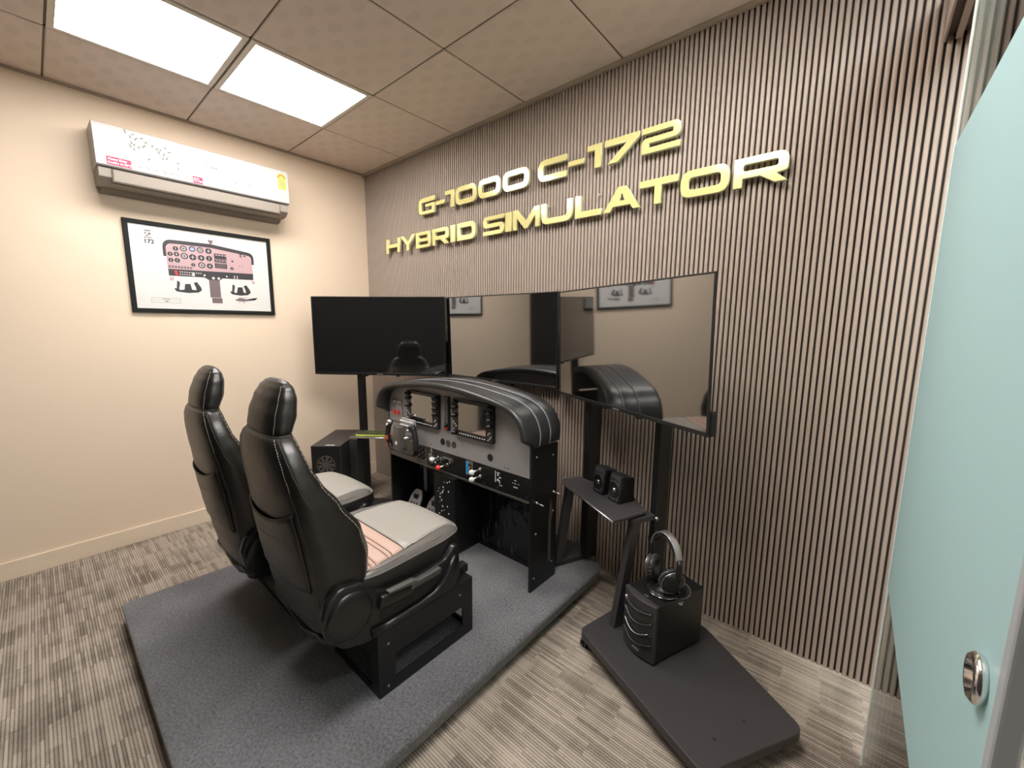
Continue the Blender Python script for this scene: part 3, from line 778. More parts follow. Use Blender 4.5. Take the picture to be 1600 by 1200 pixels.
# knee panels (recessed) and kick plate
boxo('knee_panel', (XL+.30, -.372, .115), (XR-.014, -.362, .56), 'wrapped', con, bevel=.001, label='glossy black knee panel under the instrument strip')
boxo('kick_rail', (1.75, -.380, .1), (XR-.014, -.350, .120), 'black_metal', con, bevel=.001)
boxo('inner_panel', (XL+.014, -.350, .1), (XL+.30, -.342, .56), 'soft_black', con)
bm = BM(); add_prism(bm, [(1.205, .20), (1.235, .205), (1.235, .50), (1.275, .44), (1.262, .47), (1.235, .55), (1.212, .55), (1.185, .46), (1.172, .41), (1.205, .50)], -.355, -.350, 'y'); obj('arrow_reflection', bm, 'reflection_pale', con, label='faint grey arrow reflection, painted as a flat shape')  # reflection on the plastic, painted as a flat pale arrow
bm = BM(); add_prism(bm, [(-.40, .20), (-.378, .205), (-.38, .42), (-.365, .45), (-.385, .53), (-.40, .41)], XR, XR+.0008, 'x'); obj('arrow_reflection', bm, 'taupe_plate', con, label='faint grey arrow reflection, painted as a flat shape')  # same reflection drawn as a thin shape on the side panel
# pedestal
ped = boxo('pedestal', (1.575, -.560, .1), (1.752, -.375, .545), 'black_metal', con, bevel=.002)
bm = BM(); random.seed(3)
for x, z in ((1.665, .505), (1.69, .51), (1.655, .475), (1.66, .46), (1.652, .45), (1.645, .44), (1.63, .43), (1.627, .41), (1.64, .395), (1.625, .38), (1.648, .36), (1.66, .34), (1.64, .33), (1.69, .37), (1.70, .46), (1.62, .46), (1.61, .44)):
    s_ = random.choice((.002, .003, .004)); add_box(bm, (x-s_, -.5615, z-s_), (x+s_, -.560, z+s_))
add_box(bm, (1.625, -.5615, .272), (1.637, -.560, .286)); add_box(bm, (1.66, -.5615, .268), (1.682, -.560, .273))
for x, z in ((1.70, .25), (1.62, .31), (1.71, .52), (1.70, .33)): add_cyl(bm, (x, -.5625, z), (x, -.560, z), .004, 8)
obj('pedestal_marking', bm, 'white', ped)
bm = BM(); add_lathe(bm, [(.030, 0), (.03, .01), (.012, .012), (0, .013)], (1.70, -.56, .225), (0, -1, 0), 20); obj('fuel_selector', bm, 'alu', ped, smooth=True)
# rudder pedals: perforated plates leaning back
def pedal(x, z):
    mt = Matrix.Translation((x, -.44, z)) @ Matrix.Rotation(math.radians(-28), 4, 'X')
    cu = bpy.data.curves.new('c', 'CURVE'); cu.dimensions = '2D'; cu.fill_mode = 'BOTH'; cu.extrude = .004; cu.bevel_depth = .0015; cu.bevel_resolution = 1
    loops = [fillet([(-.055, -.07, .01), (.055, -.07, .01), (.055, .02, .02), (.030, .072, .02), (-.030, .072, .02), (-.055, .02, .02)], 5), rrect(-.020, .015, .020, .036, .009, 4)[::-1]]
    for k in range(3): loops.append(rrect(-.040+k*.030, -.040, -.022+k*.030, -.008, .008, 4)[::-1])
    for lp in loops:
        sp = cu.splines.new('POLY'); sp.points.add(len(lp)-1); sp.use_cyclic_u = True
        for q, p in zip(sp.points, lp): q.co = (p[0], p[1], 0, 1)
    t = bpy.data.objects.new('tmp', cu); COL.objects.link(t); dg = bpy.context.evaluated_depsgraph_get(); dg.update()
    me = bpy.data.meshes.new_from_object(t.evaluated_get(dg)); bpy.data.objects.remove(t)
    bm = BM(); bm.from_mesh(me); bmesh.ops.transform(bm, matrix=mt @ Matrix.Rotation(PI/2, 4, 'X'), verts=bm.verts)
    o = obj('rudder_pedal', bm, 'panel_grey', con, label='dark grey perforated rudder pedal')
    bm = BM(); add_box(bm, (-.02, .0, -.06), (.02, .12, .04), mtx=Matrix.Translation((x, -.44, z))); obj('pedal_arm', bm, 'black_metal', o)
pedal(1.225, .228); pedal(1.412, .232)
boxo('pedal_box', (1.13, -.41, .1), (1.5, -.375, .20), 'black_metal', con, bevel=.002)
# yoke
yk = BM(); add_cyl(yk, (1.375, -.541, .708), (1.385, -.63, .715), .014, 18); add_cyl(yk, (1.375, -.541, .708), (1.376, -.552, .709), .03, 24)
yoke = obj('control_yoke', yk, 'steel', con, smooth=True)
def px_y(y, pts): return pts
bm = BM(); add_prism(bm, fillet([(1.322, .640, .02), (1.410, .640, .02), (1.395, .70, .01), (1.385, .790, .012), (1.328, .795, .012), (1.312, .70, .01)], 4), -.655, -.615, 'y'); obj('yoke_hub', bm, 'taupe_plate', yoke, bevel=.005, smooth=True)
bm = BM(); add_lathe(bm, [(.0105, 0), (.0105, .001), (0, .0012)], (1.352, -.6555, .690), (0, -1, 0), 20); obj('hub_emblem', bm, 'white', yoke)
for sx in (-1, 1):
    c = 1.380+(.028 if sx > 0 else 0)
    bm = BM(); P = [(c-.03+sx*.02, .650), (c+sx*.065, .646), (c+sx*.105, .655), (c+sx*.122, .690)]
    add_tube(bm, [(x, -.640, z) for x, z in smooth_poly(P, 4)], .016, 10, flat=.8); obj('yoke_arm', bm, 'black_plastic', yoke, smooth=True)
    bm = BM(); P = [(c+sx*.120, .680), (c+sx*.124, .715), (c+sx*.119, .755), (c+sx*.104, .795), (c+sx*.092, .812)]
    add_tube(bm, [(x, -.648, z) for x, z in smooth_poly(P, 4)], [.017]*6+[.016]*6+[.019]*5, 12); obj('yoke_grip', bm, 'soft_black', yoke, smooth=True)
    bm = BM(); add_lathe(bm, [(.015, 0), (.017, .010), (.012, .020), (0, .022)], (c+sx*.094, -.65, .800), (sx*-.25, -.35, .9), 16); obj('grip_cap', bm, 'alu' if sx < 0 else 'black_plastic', yoke, smooth=True)
    bm = BM(); add_lathe(bm, [(.007, 0), (.007, .01), (0, .012)], (c+sx*.090, -.668, .792), (0, -1, .3), 12); obj('thumb_button', bm, 'chrome', yoke, smooth=True)
bm = BM(); P = [(1.285, -.61, .735), (1.268, -.655, .722), (1.262, -.665, .70), (1.268, -.665, .66)]; add_tube(bm, P, .003, 6); add_box(bm, (1.258, -.672, .700), (1.276, -.660, .722)); obj('red_tag', bm, 'orange', yoke, label='small orange-red tag hanging at the left grip')
hp_ = boxo('hub_top_plate', (1.335, -.606, .775), (1.462, -.590, .832), 'panel_grey', yoke, bevel=.003)
for k in range(12):
    x, z = 1.348+(k % 6)*.021, .790+(k//6)*.024
    bm = BM(); add_cyl(bm, (x, -.606, z), (x+.006, -.622, z+.008), .0040, 8); obj('hub_toggle', bm, 'white', yoke, smooth=True)

# ================================================================ televisions
def make_tv(label, x, y, z, yaw, W=.959, Hh=.552, tilt=0):
    t = thing('television', label, 'television', (x, y, z), yaw, group='black flat televisions round the simulator'); t.rotation_euler.x = tilt
    b = .0065
    bm = BM(); add_box(bm, (b, -.0005, .016), (W-b, .004, Hh-b)); obj('screen', bm, 'screen', t, local=True)
    bm = BM()
    add_box(bm, (0, -.003, Hh-b), (W, .007, Hh)); add_box(bm, (0, -.003, .0), (b, .007, Hh-b)); add_box(bm, (W-b, -.003, 0), (W, .007, Hh-b)); add_box(bm, (b, -.003, 0), (W-b, .012, .016))
    obj('bezel', bm, 'tv_frame', t, bevel=.001, local=True)
    bm = BM(); add_box(bm, (.012, .004, .004), (W-.012, .018, Hh-.012)); obj('rear_cover', bm, 'black_plastic', t, bevel=.003, local=True)
    bm = BM(); add_box(bm, (.03, .016, .0), (W-.06, .052, .24)); add_box(bm, (.02, .008, -.004), (W+.002, .045, .085)); obj('electronics_housing', bm, 'black_plastic', t, bevel=.008, local=True)
    bm = BM(); add_box(bm, (W/2-.022, -.0045, .004), (W/2+.022, -.0028, .010)); obj('badge', bm, 'alu', t, local=True, label='small silver badge bar')
    bm = BM()
    for x_ in (.38, .62): add_box(bm, (W*x_, .008, -.012), (W*x_+.02, .03, .002))
    obj('foot_socket', bm, 'black_plastic', t, local=True)
    return t
make_tv('leftmost television, black screen facing the seats in front of the cream wall', .369, -.665, 1.014, .644)
mid = make_tv('middle television, parallel to the ribbed wall, between the two angled ones', 1.104, -.062, 1.014, .003, W=.962, Hh=.549, tilt=.015)
make_tv('rightmost and largest-looking television, angled, reflecting the framed poster', 2.116, -.106, 1.002, -.425, tilt=.034)

# wall bracket for the middle television
boxo('wall_bracket', (1.45, -.020, 1.16), (1.72, -.001, 1.45), 'black_metal', mid, bevel=.002)

def to_world(o, yaw, p): 
    c, s = math.cos(yaw), math.sin(yaw); return Vector((o[0]+p[0]*c-p[1]*s, o[1]+p[0]*s+p[1]*c, p[2] if len(p) > 2 else 0))
# ================================================================ right television stand
YW = -.41
st = thing('television_stand', 'black two-post stand with shelf and floor plate under the rightmost television', 'tv stand', (2.73, -.25, 0))
slab = fillet([(2.555, -.565, .035), (3.13, -.828, .04), (3.345, -.470, .045), (2.955, -.190, .06), (2.64, -.215, .05)], 6)
bm = BM(); add_prism(bm, slab, .048, .084, 'z'); obj('floor_plate', bm, 'dark_metal', st, bevel=.004, seg=3)
for x, y in ((3.128, -.696), (3.186, -.566)):
    bm = BM(); add_cyl(bm, (x, y, .0835), (x, y, .0846), .006, 12); obj('bolt_hole', bm, 'soft_black', st)
for x, y in ((2.574, -.545), (3.12, -.76), (3.27, -.49), (2.95, -.25)):
    bm = BM(); add_cyl(bm, (x-.014, y, .021), (x-.002, y, .021), .020, 18); add_cyl(bm, (x+.002, y, .021), (x+.014, y, .021), .020, 18); add_box(bm, (x-.004, y-.012, .02), (x+.004, y+.012, .048)); obj('castor', bm, 'black_plastic', st, smooth=False)
bm = BM(); add_prism(bm, fillet([(1.86, -.275), (2.235, -.275, .01), (2.315, -.105, .01), (2.29, -.035), (1.86, -.035)], 4), .1, .126, 'z'); obj('rear_plate', bm, 'dark_metal', st, bevel=.002)
def post(name, c, wx, wy, z0, z1, yaw, m_='black_metal', parent=st):
    bm = BM(); add_box(bm, (-wx/2, -wy/2, z0), (wx/2, wy/2, z1), mtx=Matrix.Translation((c[0], c[1], 0)) @ Matrix.Rotation(yaw, 4, 'Z')); return obj(name, bm, m_, parent, bevel=.003)
post('post', (2.325, -.100), .05, .07, .126, 1.40, YW)
post('post', (2.748, -.245), .034, .07, .084, 1.40, YW)
bm = BM(); add_box(bm, (.16, .058, 1.20), (.80, .078, 1.26), mtx=Matrix.Translation((2.116, -.106, 0)) @ Matrix.Rotation(-.425, 4, 'Z')); obj('cross_rail', bm, 'black_metal', st)
bm = BM()
for k in (.22, .62): add_box(bm, (k, .045, 1.12), (k+.03, .075, 1.42), mtx=Matrix.Translation((2.116, -.106, 0)) @ Matrix.Rotation(-.425, 4, 'Z'))
obj('mount_arm', bm, 'black_metal', st)
# slanted legs with bracket heads
def leg(b0, t0, wx=.032, wy=.045):
    bm = BM(); d = (Matrix.Rotation(YW, 4, 'Z'))
    s = d @ Vector((1, 0, 0)); f = d @ Vector((0, -1, 0)); secs = []
    for c in (b0, t0):
        c = Vector(c); secs.append([c-s*wx/2-f*wy/2, c+s*wx/2-f*wy/2, c+s*wx/2+f*wy/2, c-s*wx/2+f*wy/2])
    add_loft(bm, [[tuple(v) for v in q] for q in secs]); obj('slanted_leg', bm, 'dark_metal', st, bevel=.002)
leg((2.662, -.445, .084), (2.690, -.360, .540)); leg((2.235, -.26, .126), (2.262, -.20, .56))
bm = BM(); add_box(bm, (2.63, -.48, .0842), (2.70, -.37, .092)); 
for c in ((2.705, -.315), ):
    pass
bm.free()
bm = BM(); add_box(bm, (-.017, -.075, .540), (.017, .075, .562), mtx=Matrix.Translation((2.712, -.318, 0)) @ Matrix.Rotation(YW, 4, 'Z')); obj('shelf_bracket', bm, 'dark_metal', st, bevel=.001)
bm = BM(); add_cyl(bm, (2.745, -.275, .545), (2.757, -.281, .545), .009, 14); obj('bracket_bolt', bm, 'chrome', st, smooth=True)
bm = BM(); add_box(bm, (-.017, -.06, .548), (.017, .05, .568), mtx=Matrix.Translation((2.262, -.165, 0)) @ Matrix.Rotation(YW, 4, 'Z')); obj('shelf_bracket', bm, 'dark_metal', st, bevel=.001)
bm = BM(); add_prism(bm, fillet([(2.245, -.268, .02), (2.655, -.492, .03), (2.720, -.312, .015), (2.615, -.205, .02), (2.30, -.155, .01)], 5), .568, .582, 'z')
obj('shelf', bm, 'dark_metal', st, bevel=.003)
bm = BM(); add_tube(bm, [(2.255, -.272, .574), (2.45, -.380, .574), (2.650, -.489, .574)], .0045, 8); obj('shelf_edge', bm, 'steel', st, smooth=True, label='pale front edge of the shelf')  # pale steel tube laid along the front edge
bm = BM(); add_tube(bm, [(2.735, -.30, .54), (2.742, -.31, .50), (2.73, -.30, .46), (2.745, -.31, .40)], .002, 6); obj('cable_stub', bm, 'soft_black', st, smooth=True)

# small speakers
def speaker(label, x, y, yaw):
    t = thing('desktop_speaker', label, 'speaker', (x, y, .582), yaw, group='pair of small desktop speakers on the shelf')
    W, D, Hh = .080, .090, .128
    lean = Matrix.Shear('XY', 4, (0, 0)) if False else Matrix.Rotation(math.radians(-7), 4, 'X')
    bm = BM(); add_prism(bm, [(0, .0), (D, .0), (D*.95, Hh*.88), (.016, Hh)], 0, W, 'x'); obj('cabinet', bm, 'black_plastic', t, bevel=.005, seg=3, local=True)
    fr = Matrix.Translation((0, 0, 0)) @ Matrix.Rotation(math.radians(-7), 4, 'X')
    bm = BM(); add_prism(bm, rrect(.005, .006, W-.005, Hh-.006, .012, 4), -.004, .001, 'y', mtx=fr); obj('front_panel', bm, 'dark_metal', t, bevel=.002, local=True)
    bm = BM(); add_lathe(bm, [(.034, 0), (.034, .002), (.031, .003), (.026, -.004), (.010, -.006), (.009, .001), (0, .004)], (W/2, -.004, .054), (0, -1, 0), 28); bmesh.ops.transform(bm, matrix=fr, verts=bm.verts); obj('driver_cone', bm, 'black_plastic', t, smooth=True, local=True)
    bm = BM(); add_lathe(bm, [(.011, 0), (.010, .004), (0, .007)], (W/2, -.003, .054), (0, -1, 0), 18); bmesh.ops.transform(bm, matrix=fr, verts=bm.verts); obj('dust_cap', bm, 'chrome', t, smooth=True, local=True)
    bm = BM(); add_tube(bm, [(.010+(W-.02)*k/10, -.005, .082+.006*math.sin(k/10*PI)) for k in range(11)], .0022, 6); add_tube(bm, [(.010+(W-.02)*k/10, -.005, .100+.006*math.sin(k/10*PI)) for k in range(11)], .0016, 6); bmesh.ops.transform(bm, matrix=fr, verts=bm.verts); obj('front_ridge', bm, 'trim_plastic', t, smooth=True, local=True)
    bm = BM(); add_box(bm, (W/2-.013, -.0055, .012), (W/2+.013, -.004, .017)); bmesh.ops.transform(bm, matrix=fr, verts=bm.verts); obj('badge', bm, 'alu', t, local=True)
    return t
speaker('small black desktop speaker on the shelf, the left one of the pair, nearer the console', 2.424, -.262, -.40)
speaker('small black desktop speaker on the shelf, the right one of the pair, nearer the headphones', 2.528, -.304, -.40)

# subwoofer on the plate
sb = thing('subwoofer', 'black box subwoofer with ribbed front standing on the stand floor plate', 'subwoofer', (2.722, -.492, .084), -.37)
W, D, Hh = .162, .268, .246
bm = BM(); add_box(bm, (0, .012, .008), (W, D, Hh)); obj('cabinet', bm, 'black_metal', sb, bevel=.003, local=True)
bm = BM(); arc = [(W*k/12, -.020*math.sin(PI*k/12)-.002) for k in range(13)]
add_prism(bm, arc+[(W, .012), (0, .012)], .006, Hh, 'z'); obj('front_panel', bm, 'dark_metal', sb, bevel=.003, smooth=False, local=True)
for z, h_ in ((.205, .016), (.165, .020), (.115, .018), (.075, .014)):
    bm = BM(); add_tube(bm, [(W*(.06+.88*k/14), -.022*math.sin(PI*(.06+.88*k/14))-.004, z-.030*math.sin(PI*k/14)*(.8 if z < .2 else .4)+.008) for k in range(15)], h_*.42, 8, flat=.55); obj('front_louvre', bm, 'black_plastic', sb, smooth=True, local=True)
bm = BM(); add_tube(bm, [(W*(.12+.76*k/14), -.022*math.sin(PI*(.12+.76*k/14))-.010, .128-.024*math.sin(PI*k/14)) for k in range(15)], .0022, 6); obj('bright_line', bm, 'steel', sb, smooth=True, local=True)
bm = BM(); add_lathe(bm, [(.009, 0), (.008, .008), (0, .009)], (.022, -.012, .212), (0, -1, 0), 16); obj('tuning_knob', bm, 'chrome', sb, smooth=True, local=True)
bm = BM(); add_box(bm, (W*.50, .018, Hh-.0005), (W*.62, .024, Hh+.0006)); obj('badge', bm, 'alu', sb, local=True)
bm = BM(); add_box(bm, (W*.45, -.0235, .030), (W*.65, -.021, .036)); obj('front_badge', bm, 'alu', sb, local=True)
for x, y in ((.02, .02), (W-.02, .02), (.02, D-.02), (W-.02, D-.02)):
    bm = BM(); add_cyl(bm, (x, y, 0), (x, y, .01), .010, 12); obj('foot', bm, 'soft_black', sb, local=True)

# headphones on a disc stand
ZT = .084+.246
hc = Vector((2.852, -.432, ZT))
ds = thing('headphone_stand', 'round black disc stand with a short neck on top of the subwoofer', 'headphone stand', tuple(hc))
bm = BM(); add_lathe(bm, [(.058, 0.0008), (.060, .004), (.058, .012), (.05, .015), (.018, .018), (.014, .03), (.012, .05), (.010, .075), (0, .076)], hc, (0, 0, 1), 36); obj('disc_base', bm, 'black_plastic', ds, smooth=True)
bm = BM(); add_tube(bm, [(hc.x+.060*math.cos(a), hc.y+.060*math.sin(a), hc.z+.006) for a in [2*PI*k/40 for k in range(40)]], .0016, 6, closed=True); obj('chrome_ring', bm, 'chrome', ds, smooth=True)
hd = thing('headphones', 'silver and black over-ear headphones leaning upright on the subwoofer', 'headphones', tuple(hc+Vector((0, 0, .016))), -.52)
# local: x across head, z up
R_ = .078
def band(rz, rx, zc, y, w_, th, a0, a1, m_, name, n=26):
    bm = BM(); secs = []
    for k in range(n):
        a = math.radians(a0+(a1-a0)*k/(n-1)); ca, sa = math.cos(a), math.sin(a)
        p = Vector((rx*ca, y, zc+rz*sa)); q = Vector(((rx-th)*ca, y, zc+(rz-th)*sa))
        secs.append([(p.x, y-w_/2, p.z), (p.x, y+w_/2, p.z), (q.x, y+w_/2, q.z), (q.x, y-w_/2, q.z)])
    add_loft(bm, secs); return obj(name, bm, m_, hd, bevel=.0015, smooth=True, local=True)
band(.098, .078, .135, 0, .030, .006, 12, 168, 'alu', 'headband')
band(.086, .070, .132, 0, .026, .008, 25, 155, 'soft_black', 'headband_pad')
for sx in (-1, 1):
    bm = BM(); add_tube(bm, [(sx*.077, 0, .155), (sx*.079, -.002, .13), (sx*.080, -.004, .10), (sx*.078, -.004, .075)], [.009, .011, .012, .012], 10); obj('yoke_arm', bm, 'black_plastic', hd, smooth=True, local=True)
    ax = Vector((sx, -.25 if sx > 0 else -.55, -.15)).normalized(); c = Vector((sx*.056, -.012, .062))
    bm = BM(); add_lathe(bm, [(.030, -.004), (.044, 0), (.046, .008), (.040, .018), (.026, .024), (0, .026)], c, ax, 30); obj('ear_cup', bm, 'black_plastic' if sx > 0 else 'dark_metal', hd, smooth=True, local=True)
    bm = BM(); add_lathe(bm, [(.040, .0), (.047, -.004), (.047, -.014), (.040, -.020), (.026, -.018), (.024, -.006)], c, ax, 30); obj('ear_pad', bm, 'hood', hd, smooth=True, local=True)
    bm = BM(); s_, u_ = frame_of(ax); add_tube(bm, [c+ax*.010+(s_*math.cos(a)+u_*math.sin(a))*.0465 for a in [2*PI*k/32 for k in range(32)]], .0018, 6, closed=True); obj('cup_ring', bm, 'steel', hd, smooth=True, local=True)
    bm = BM()
    for k in range(20):
        a = 2*PI*k/20; p = c-ax*.009+(s_*math.cos(a)+u_*math.sin(a))*.0465; add_tube(bm, [p-ax*.006, p+ax*.006], .0022, 5)
    obj('pad_ribs', bm, 'disc_grey', hd, smooth=True, local=True)
bm = BM(); pts = []
for k in range(90):
    a = k*.22; r = .038+.010*math.sin(k*.31)+.010*math.sin(k*.13); pts.append((hc.x+.058+r*.8*math.cos(a), hc.y+.000+r*.7*math.sin(a), ZT+.022+.010*math.sin(k*.41)+.006*math.sin(a)))
add_tube(bm, pts, .0030, 6)
cb = obj('headphone_cable', bm, 'soft_black', None, smooth=True, origin=(hc.x, hc.y, ZT)); tag(cb, 'coiled thin black cable bunched beside the headphones', 'cable')
bm = BM(); pts = [(hc.x+.048+.050*math.cos(a), hc.y+.012+.045*math.sin(a), ZT+.022+.012*math.sin(a*1.0)) for a in [2*PI*k/40 for k in range(40)]]
add_tube(bm, pts, .0016, 6, closed=True); o = obj('cable_loop', bm, 'cable_grey', cb, smooth=True, label='grey loop of cable')
bm = BM(); add_box(bm, (hc.x+.075, hc.y-.045, ZT+.002), (hc.x+.088, hc.y-.022, ZT+.009)); obj('cable_plug', bm, 'alu', cb, bevel=.001, label='silver plug')

# ================================================================ left television stand, computer, keyboard
ls = thing('television_stand', 'black single-post stand with keyboard shelf under the leftmost television', 'tv stand', (.61, -.44, 0))
YL = .644
post('post', (.600, -.436), .036, .066, .036, 1.40, YL, 'black_metal', ls)
d1 = Vector((math.cos(YL), math.sin(YL), 0)); n1 = Vector((math.sin(YL), -math.cos(YL), 0))
pc_ = Vector((.600, -.436, 0))
def LL(a, f, z): v = pc_+d1*a+n1*f; return (v.x, v.y, z)
bm = BM(); add_prism(bm, [LL(-.05, -.06, 0)[:2], LL(.30, -.06, 0)[:2], LL(.30, .10, 0)[:2], LL(-.05, .10, 0)[:2]][::-1], .0, .036, 'z'); obj('floor_plate', bm, 'dark_metal', ls, bevel=.003)
bm = BM(); add_prism(bm, fillet([LL(-.02, .205, 0)[:2]+(.015,), LL(.40, .205, 0)[:2]+(.02,), LL(.43, .03, 0)[:2]+(.02,), LL(-.02, .03, 0)[:2]+(.01,)], 4), .588, .600, 'z'); obj('shelf', bm, 'dark_metal', ls, bevel=.003)
bm = BM(); add_tube(bm, [LL(-.01, .206, .594), LL(.38, .206, .594)], .005, 8); obj('shelf_edge', bm, 'steel', ls, smooth=True)
bm = BM(); add_loft(bm, [[LL(-.015, .05, .036), LL(.025, .05, .036), LL(.025, .09, .036), LL(-.015, .09, .036)], [LL(-.015, .03, .588), LL(.025, .03, .588), LL(.025, .09, .588), LL(-.015, .09, .588)]]); obj('slanted_leg', bm, 'black_metal', ls, bevel=.002)
bm = BM(); add_box(bm, (.20, .054, 1.20), (.72, .074, 1.26), mtx=Matrix.Translation((.369, -.665, 0)) @ Matrix.Rotation(YL, 4, 'Z')); obj('cross_rail', bm, 'black_metal', ls)
kb = thing('keyboard', 'black compact keyboard with lime green edge on the small shelf by the yoke', 'keyboard', LL(.02, .185, .600), YL)
bm = BM(); add_box(bm, (0, 0, .0), (.33, .125, .006)); obj('keyboard_case', bm, 'green_key', kb, bevel=.001, local=True, label='lime green case')
bm = BM(); add_box(bm, (.003, .003, .006), (.327, .122, .0075)); obj('key_plate', bm, 'green_key', kb, local=True)
bm = BM()
for r_ in range(5):
    for c_ in range(14): add_box(bm, (.008+c_*.0226, .007+r_*.023, .0075), (.008+c_*.0226+.0165, .007+r_*.023+.014, .0125))
k_ = obj('keys', bm, 'key', kb, bevel=.001, local=True); k_['kind'] = 'stuff'
# tower computer
tp = thing('computer_tower', 'black tower computer with a round fan grille beside the cream wall', 'computer', (.405, -.748, 0), .745)
W, D, Hh = .212, .47, .50
bm = BM(); add_box(bm, (0, 0, .02), (W, D, Hh)); obj('case', bm, 'dark_metal', tp, bevel=.003, local=True)
bm = BM(); add_box(bm, (.004, -.004, .022), (W-.004, .001, Hh-.004)); obj('front_panel', bm, 'black_metal', tp, bevel=.002, local=True)
bm = BM(); add_tube(bm, [(W/2+.065*math.cos(a), -.006, .36+.065*math.sin(a)) for a in [2*PI*k/36 for k in range(36)]], .003, 6, closed=True); obj('fan_ring', bm, 'disc_grey', tp, smooth=True, local=True)
for k in range(9):
    a = 2*PI*k/9; bm = BM(); add_prism(bm, [(.012, -.004), (.06, -.014), (.058, .010), (.014, .006)], -.0065, -.0045, 'y', mtx=Matrix.Translation((W/2, 0, .36)) @ Matrix.Rotation(a, 4, 'Y')); obj('fan_blade', bm, 'disc_grey', tp, local=True)
bm = BM(); add_cyl(bm, (W/2, -.008, .36), (W/2, -.003, .36), .014, 18); obj('fan_hub', bm, 'disc_grey', tp, local=True)
bm = BM(); add_box(bm, (.10, .012, Hh), (.165, .030, Hh+.001)); obj('sticker', bm, 'paper', tp, local=True, label='small white sticker')
for x, y in ((.03, .03), (W-.03, .03), (.03, D-.03), (W-.03, D-.03)):
    bm = BM(); add_cyl(bm, (x, y, 0), (x, y, .02), .014, 12); obj('foot', bm, 'soft_black', tp, local=True)
bx = thing('black_subwoofer_box', 'dark grey box between the tower computer and the stand post', 'box', (.447, -.478, 0), .745)
bm = BM(); add_box(bm, (0, 0, .0), (.095, .19, .500)); obj('box_body', bm, 'dark_metal', bx, bevel=.003, local=True)
bm = BM(); add_cyl(bm, (.022, .045, .500), (.022, .045, .503), .006, 12); obj('button', bm, 'soft_black', bx, local=True)
bx.name = 'slim_box'

# ================================================================ air conditioner
ac = thing('air_conditioner', 'white split air conditioner on the cream wall with leaf print', 'air conditioner', (0, -1.18, 2.12))
ya, yb_ = -1.660, -.700
bm = BM(); add_prism(bm, [(.0, 2.125), (.10, 2.118), (.155, 2.126), (.185, 2.150), (.192, 2.196), (.150, 2.200), (.03, 2.43), (0, 2.43)], ya+.006, yb_-.006, 'y'); obj('body', bm, 'ac_grey', ac, bevel=.003, label='greyish lower body')
bm = BM(); add_prism(bm, [(.035, 2.205), (.200, 2.200), (.209, 2.207), (.207, 2.25), (.200, 2.40), (.192, 2.418), (.175, 2.425), (.02, 2.432), (.0, 2.43), (0, 2.36)], ya, yb_, 'y'); obj('front_cover', bm, 'ac_white', ac, bevel=.003, seg=3, label='glossy white front cover')
# flap
bm = BM(); add_prism(bm, [(.180, 2.131), (.1845, 2.134), (.1955, 2.188), (.191, 2.190)], ya+.062, yb_-.062, 'y'); obj('flap', bm, 'ac_grey', ac, bevel=.001)
bm = BM(); add_prism(bm, [(.160, 2.1255), (.1882, 2.1275), (.1965, 2.1925), (.188, 2.1925)], ya+.058, yb_-.058, 'y'); obj('flap_gap', bm, 'ac_dark', ac)
bm = BM(); add_prism(bm, [(.1885, 2.136), (.1905, 2.135), (.1995, 2.188), (.1965, 2.190)], ya+.064, yb_-.064, 'y'); obj('flap_face', bm, 'ac_grey', ac)
bm = BM(); add_prism(bm, [(.002, 2.095), (.045, 2.105), (.06, 2.12), (.0, 2.12)], ya+.02, yb_-.01, 'y'); obj('back_plate', bm, 'ac_grey', ac)
XF = .2085
def ax_(z): return .2085-.0085*max(0, (z-2.25)/.15) if z < 2.4 else .198
def apatch(name, y0, y1, z0, z1, m_, t_=.0007, lab=None):
    bm = BM(); add_loft(bm, [[(ax_(z0)-.001, y0, z0), (ax_(z0)-.001, y1, z0), (ax_(z1)-.001, y1, z1), (ax_(z1)-.001, y0, z1)], [(ax_(z0)+t_, y0, z0), (ax_(z0)+t_, y1, z0), (ax_(z1)+t_, y1, z1), (ax_(z1)+t_, y0, z1)]]); return obj(name, bm, m_, ac, label=lab)
apatch('sticker', -1.618, -1.520, 2.211, 2.253, 'crimson', lab='crimson sticker reading Heavy Duty Cooling At 52°C')
apatch('sticker', -1.246, -1.198, 2.210, 2.248, 'crimson', lab='small crimson sticker reading Made For India')
def wall_mtx(x, y, z): return Matrix(((0, 0, 1, x), (1, 0, 0, y), (0, 1, 0, z), (0, 0, 0, 1)))
def acrot(z): return Matrix.Identity(4)
text_obj('Heavy Duty', .0155, 'white', ac, wall_mtx(.2094, -1.612, 2.236), bold=.0004)
text_obj('Cooling At 52°C', .0138, 'white', ac, wall_mtx(.2094, -1.614, 2.219), bold=.0003)
text_obj('Made\nFor India', .0125, 'white', ac, wall_mtx(.2094, -1.243, 2.232), bold=.0002)
for y, s in ((-1.512, '5-in-1\nConvertible'), (-1.462, 'Nano\nCoated'), (-1.425, 'i-Way\nAirflow'), (-1.385, 'Blue Fin\nAnti-corrosive\ncoating'), (-1.335, 'Acoustic\nCover'), (-1.29, '5 Years\nComprehensive\nWarranty'), (-1.190, 'Inverter')):
    text_obj(s, .0078, 'grey_print', ac, wall_mtx(.2092, y, 2.236 if '\n' in s else 2.215))
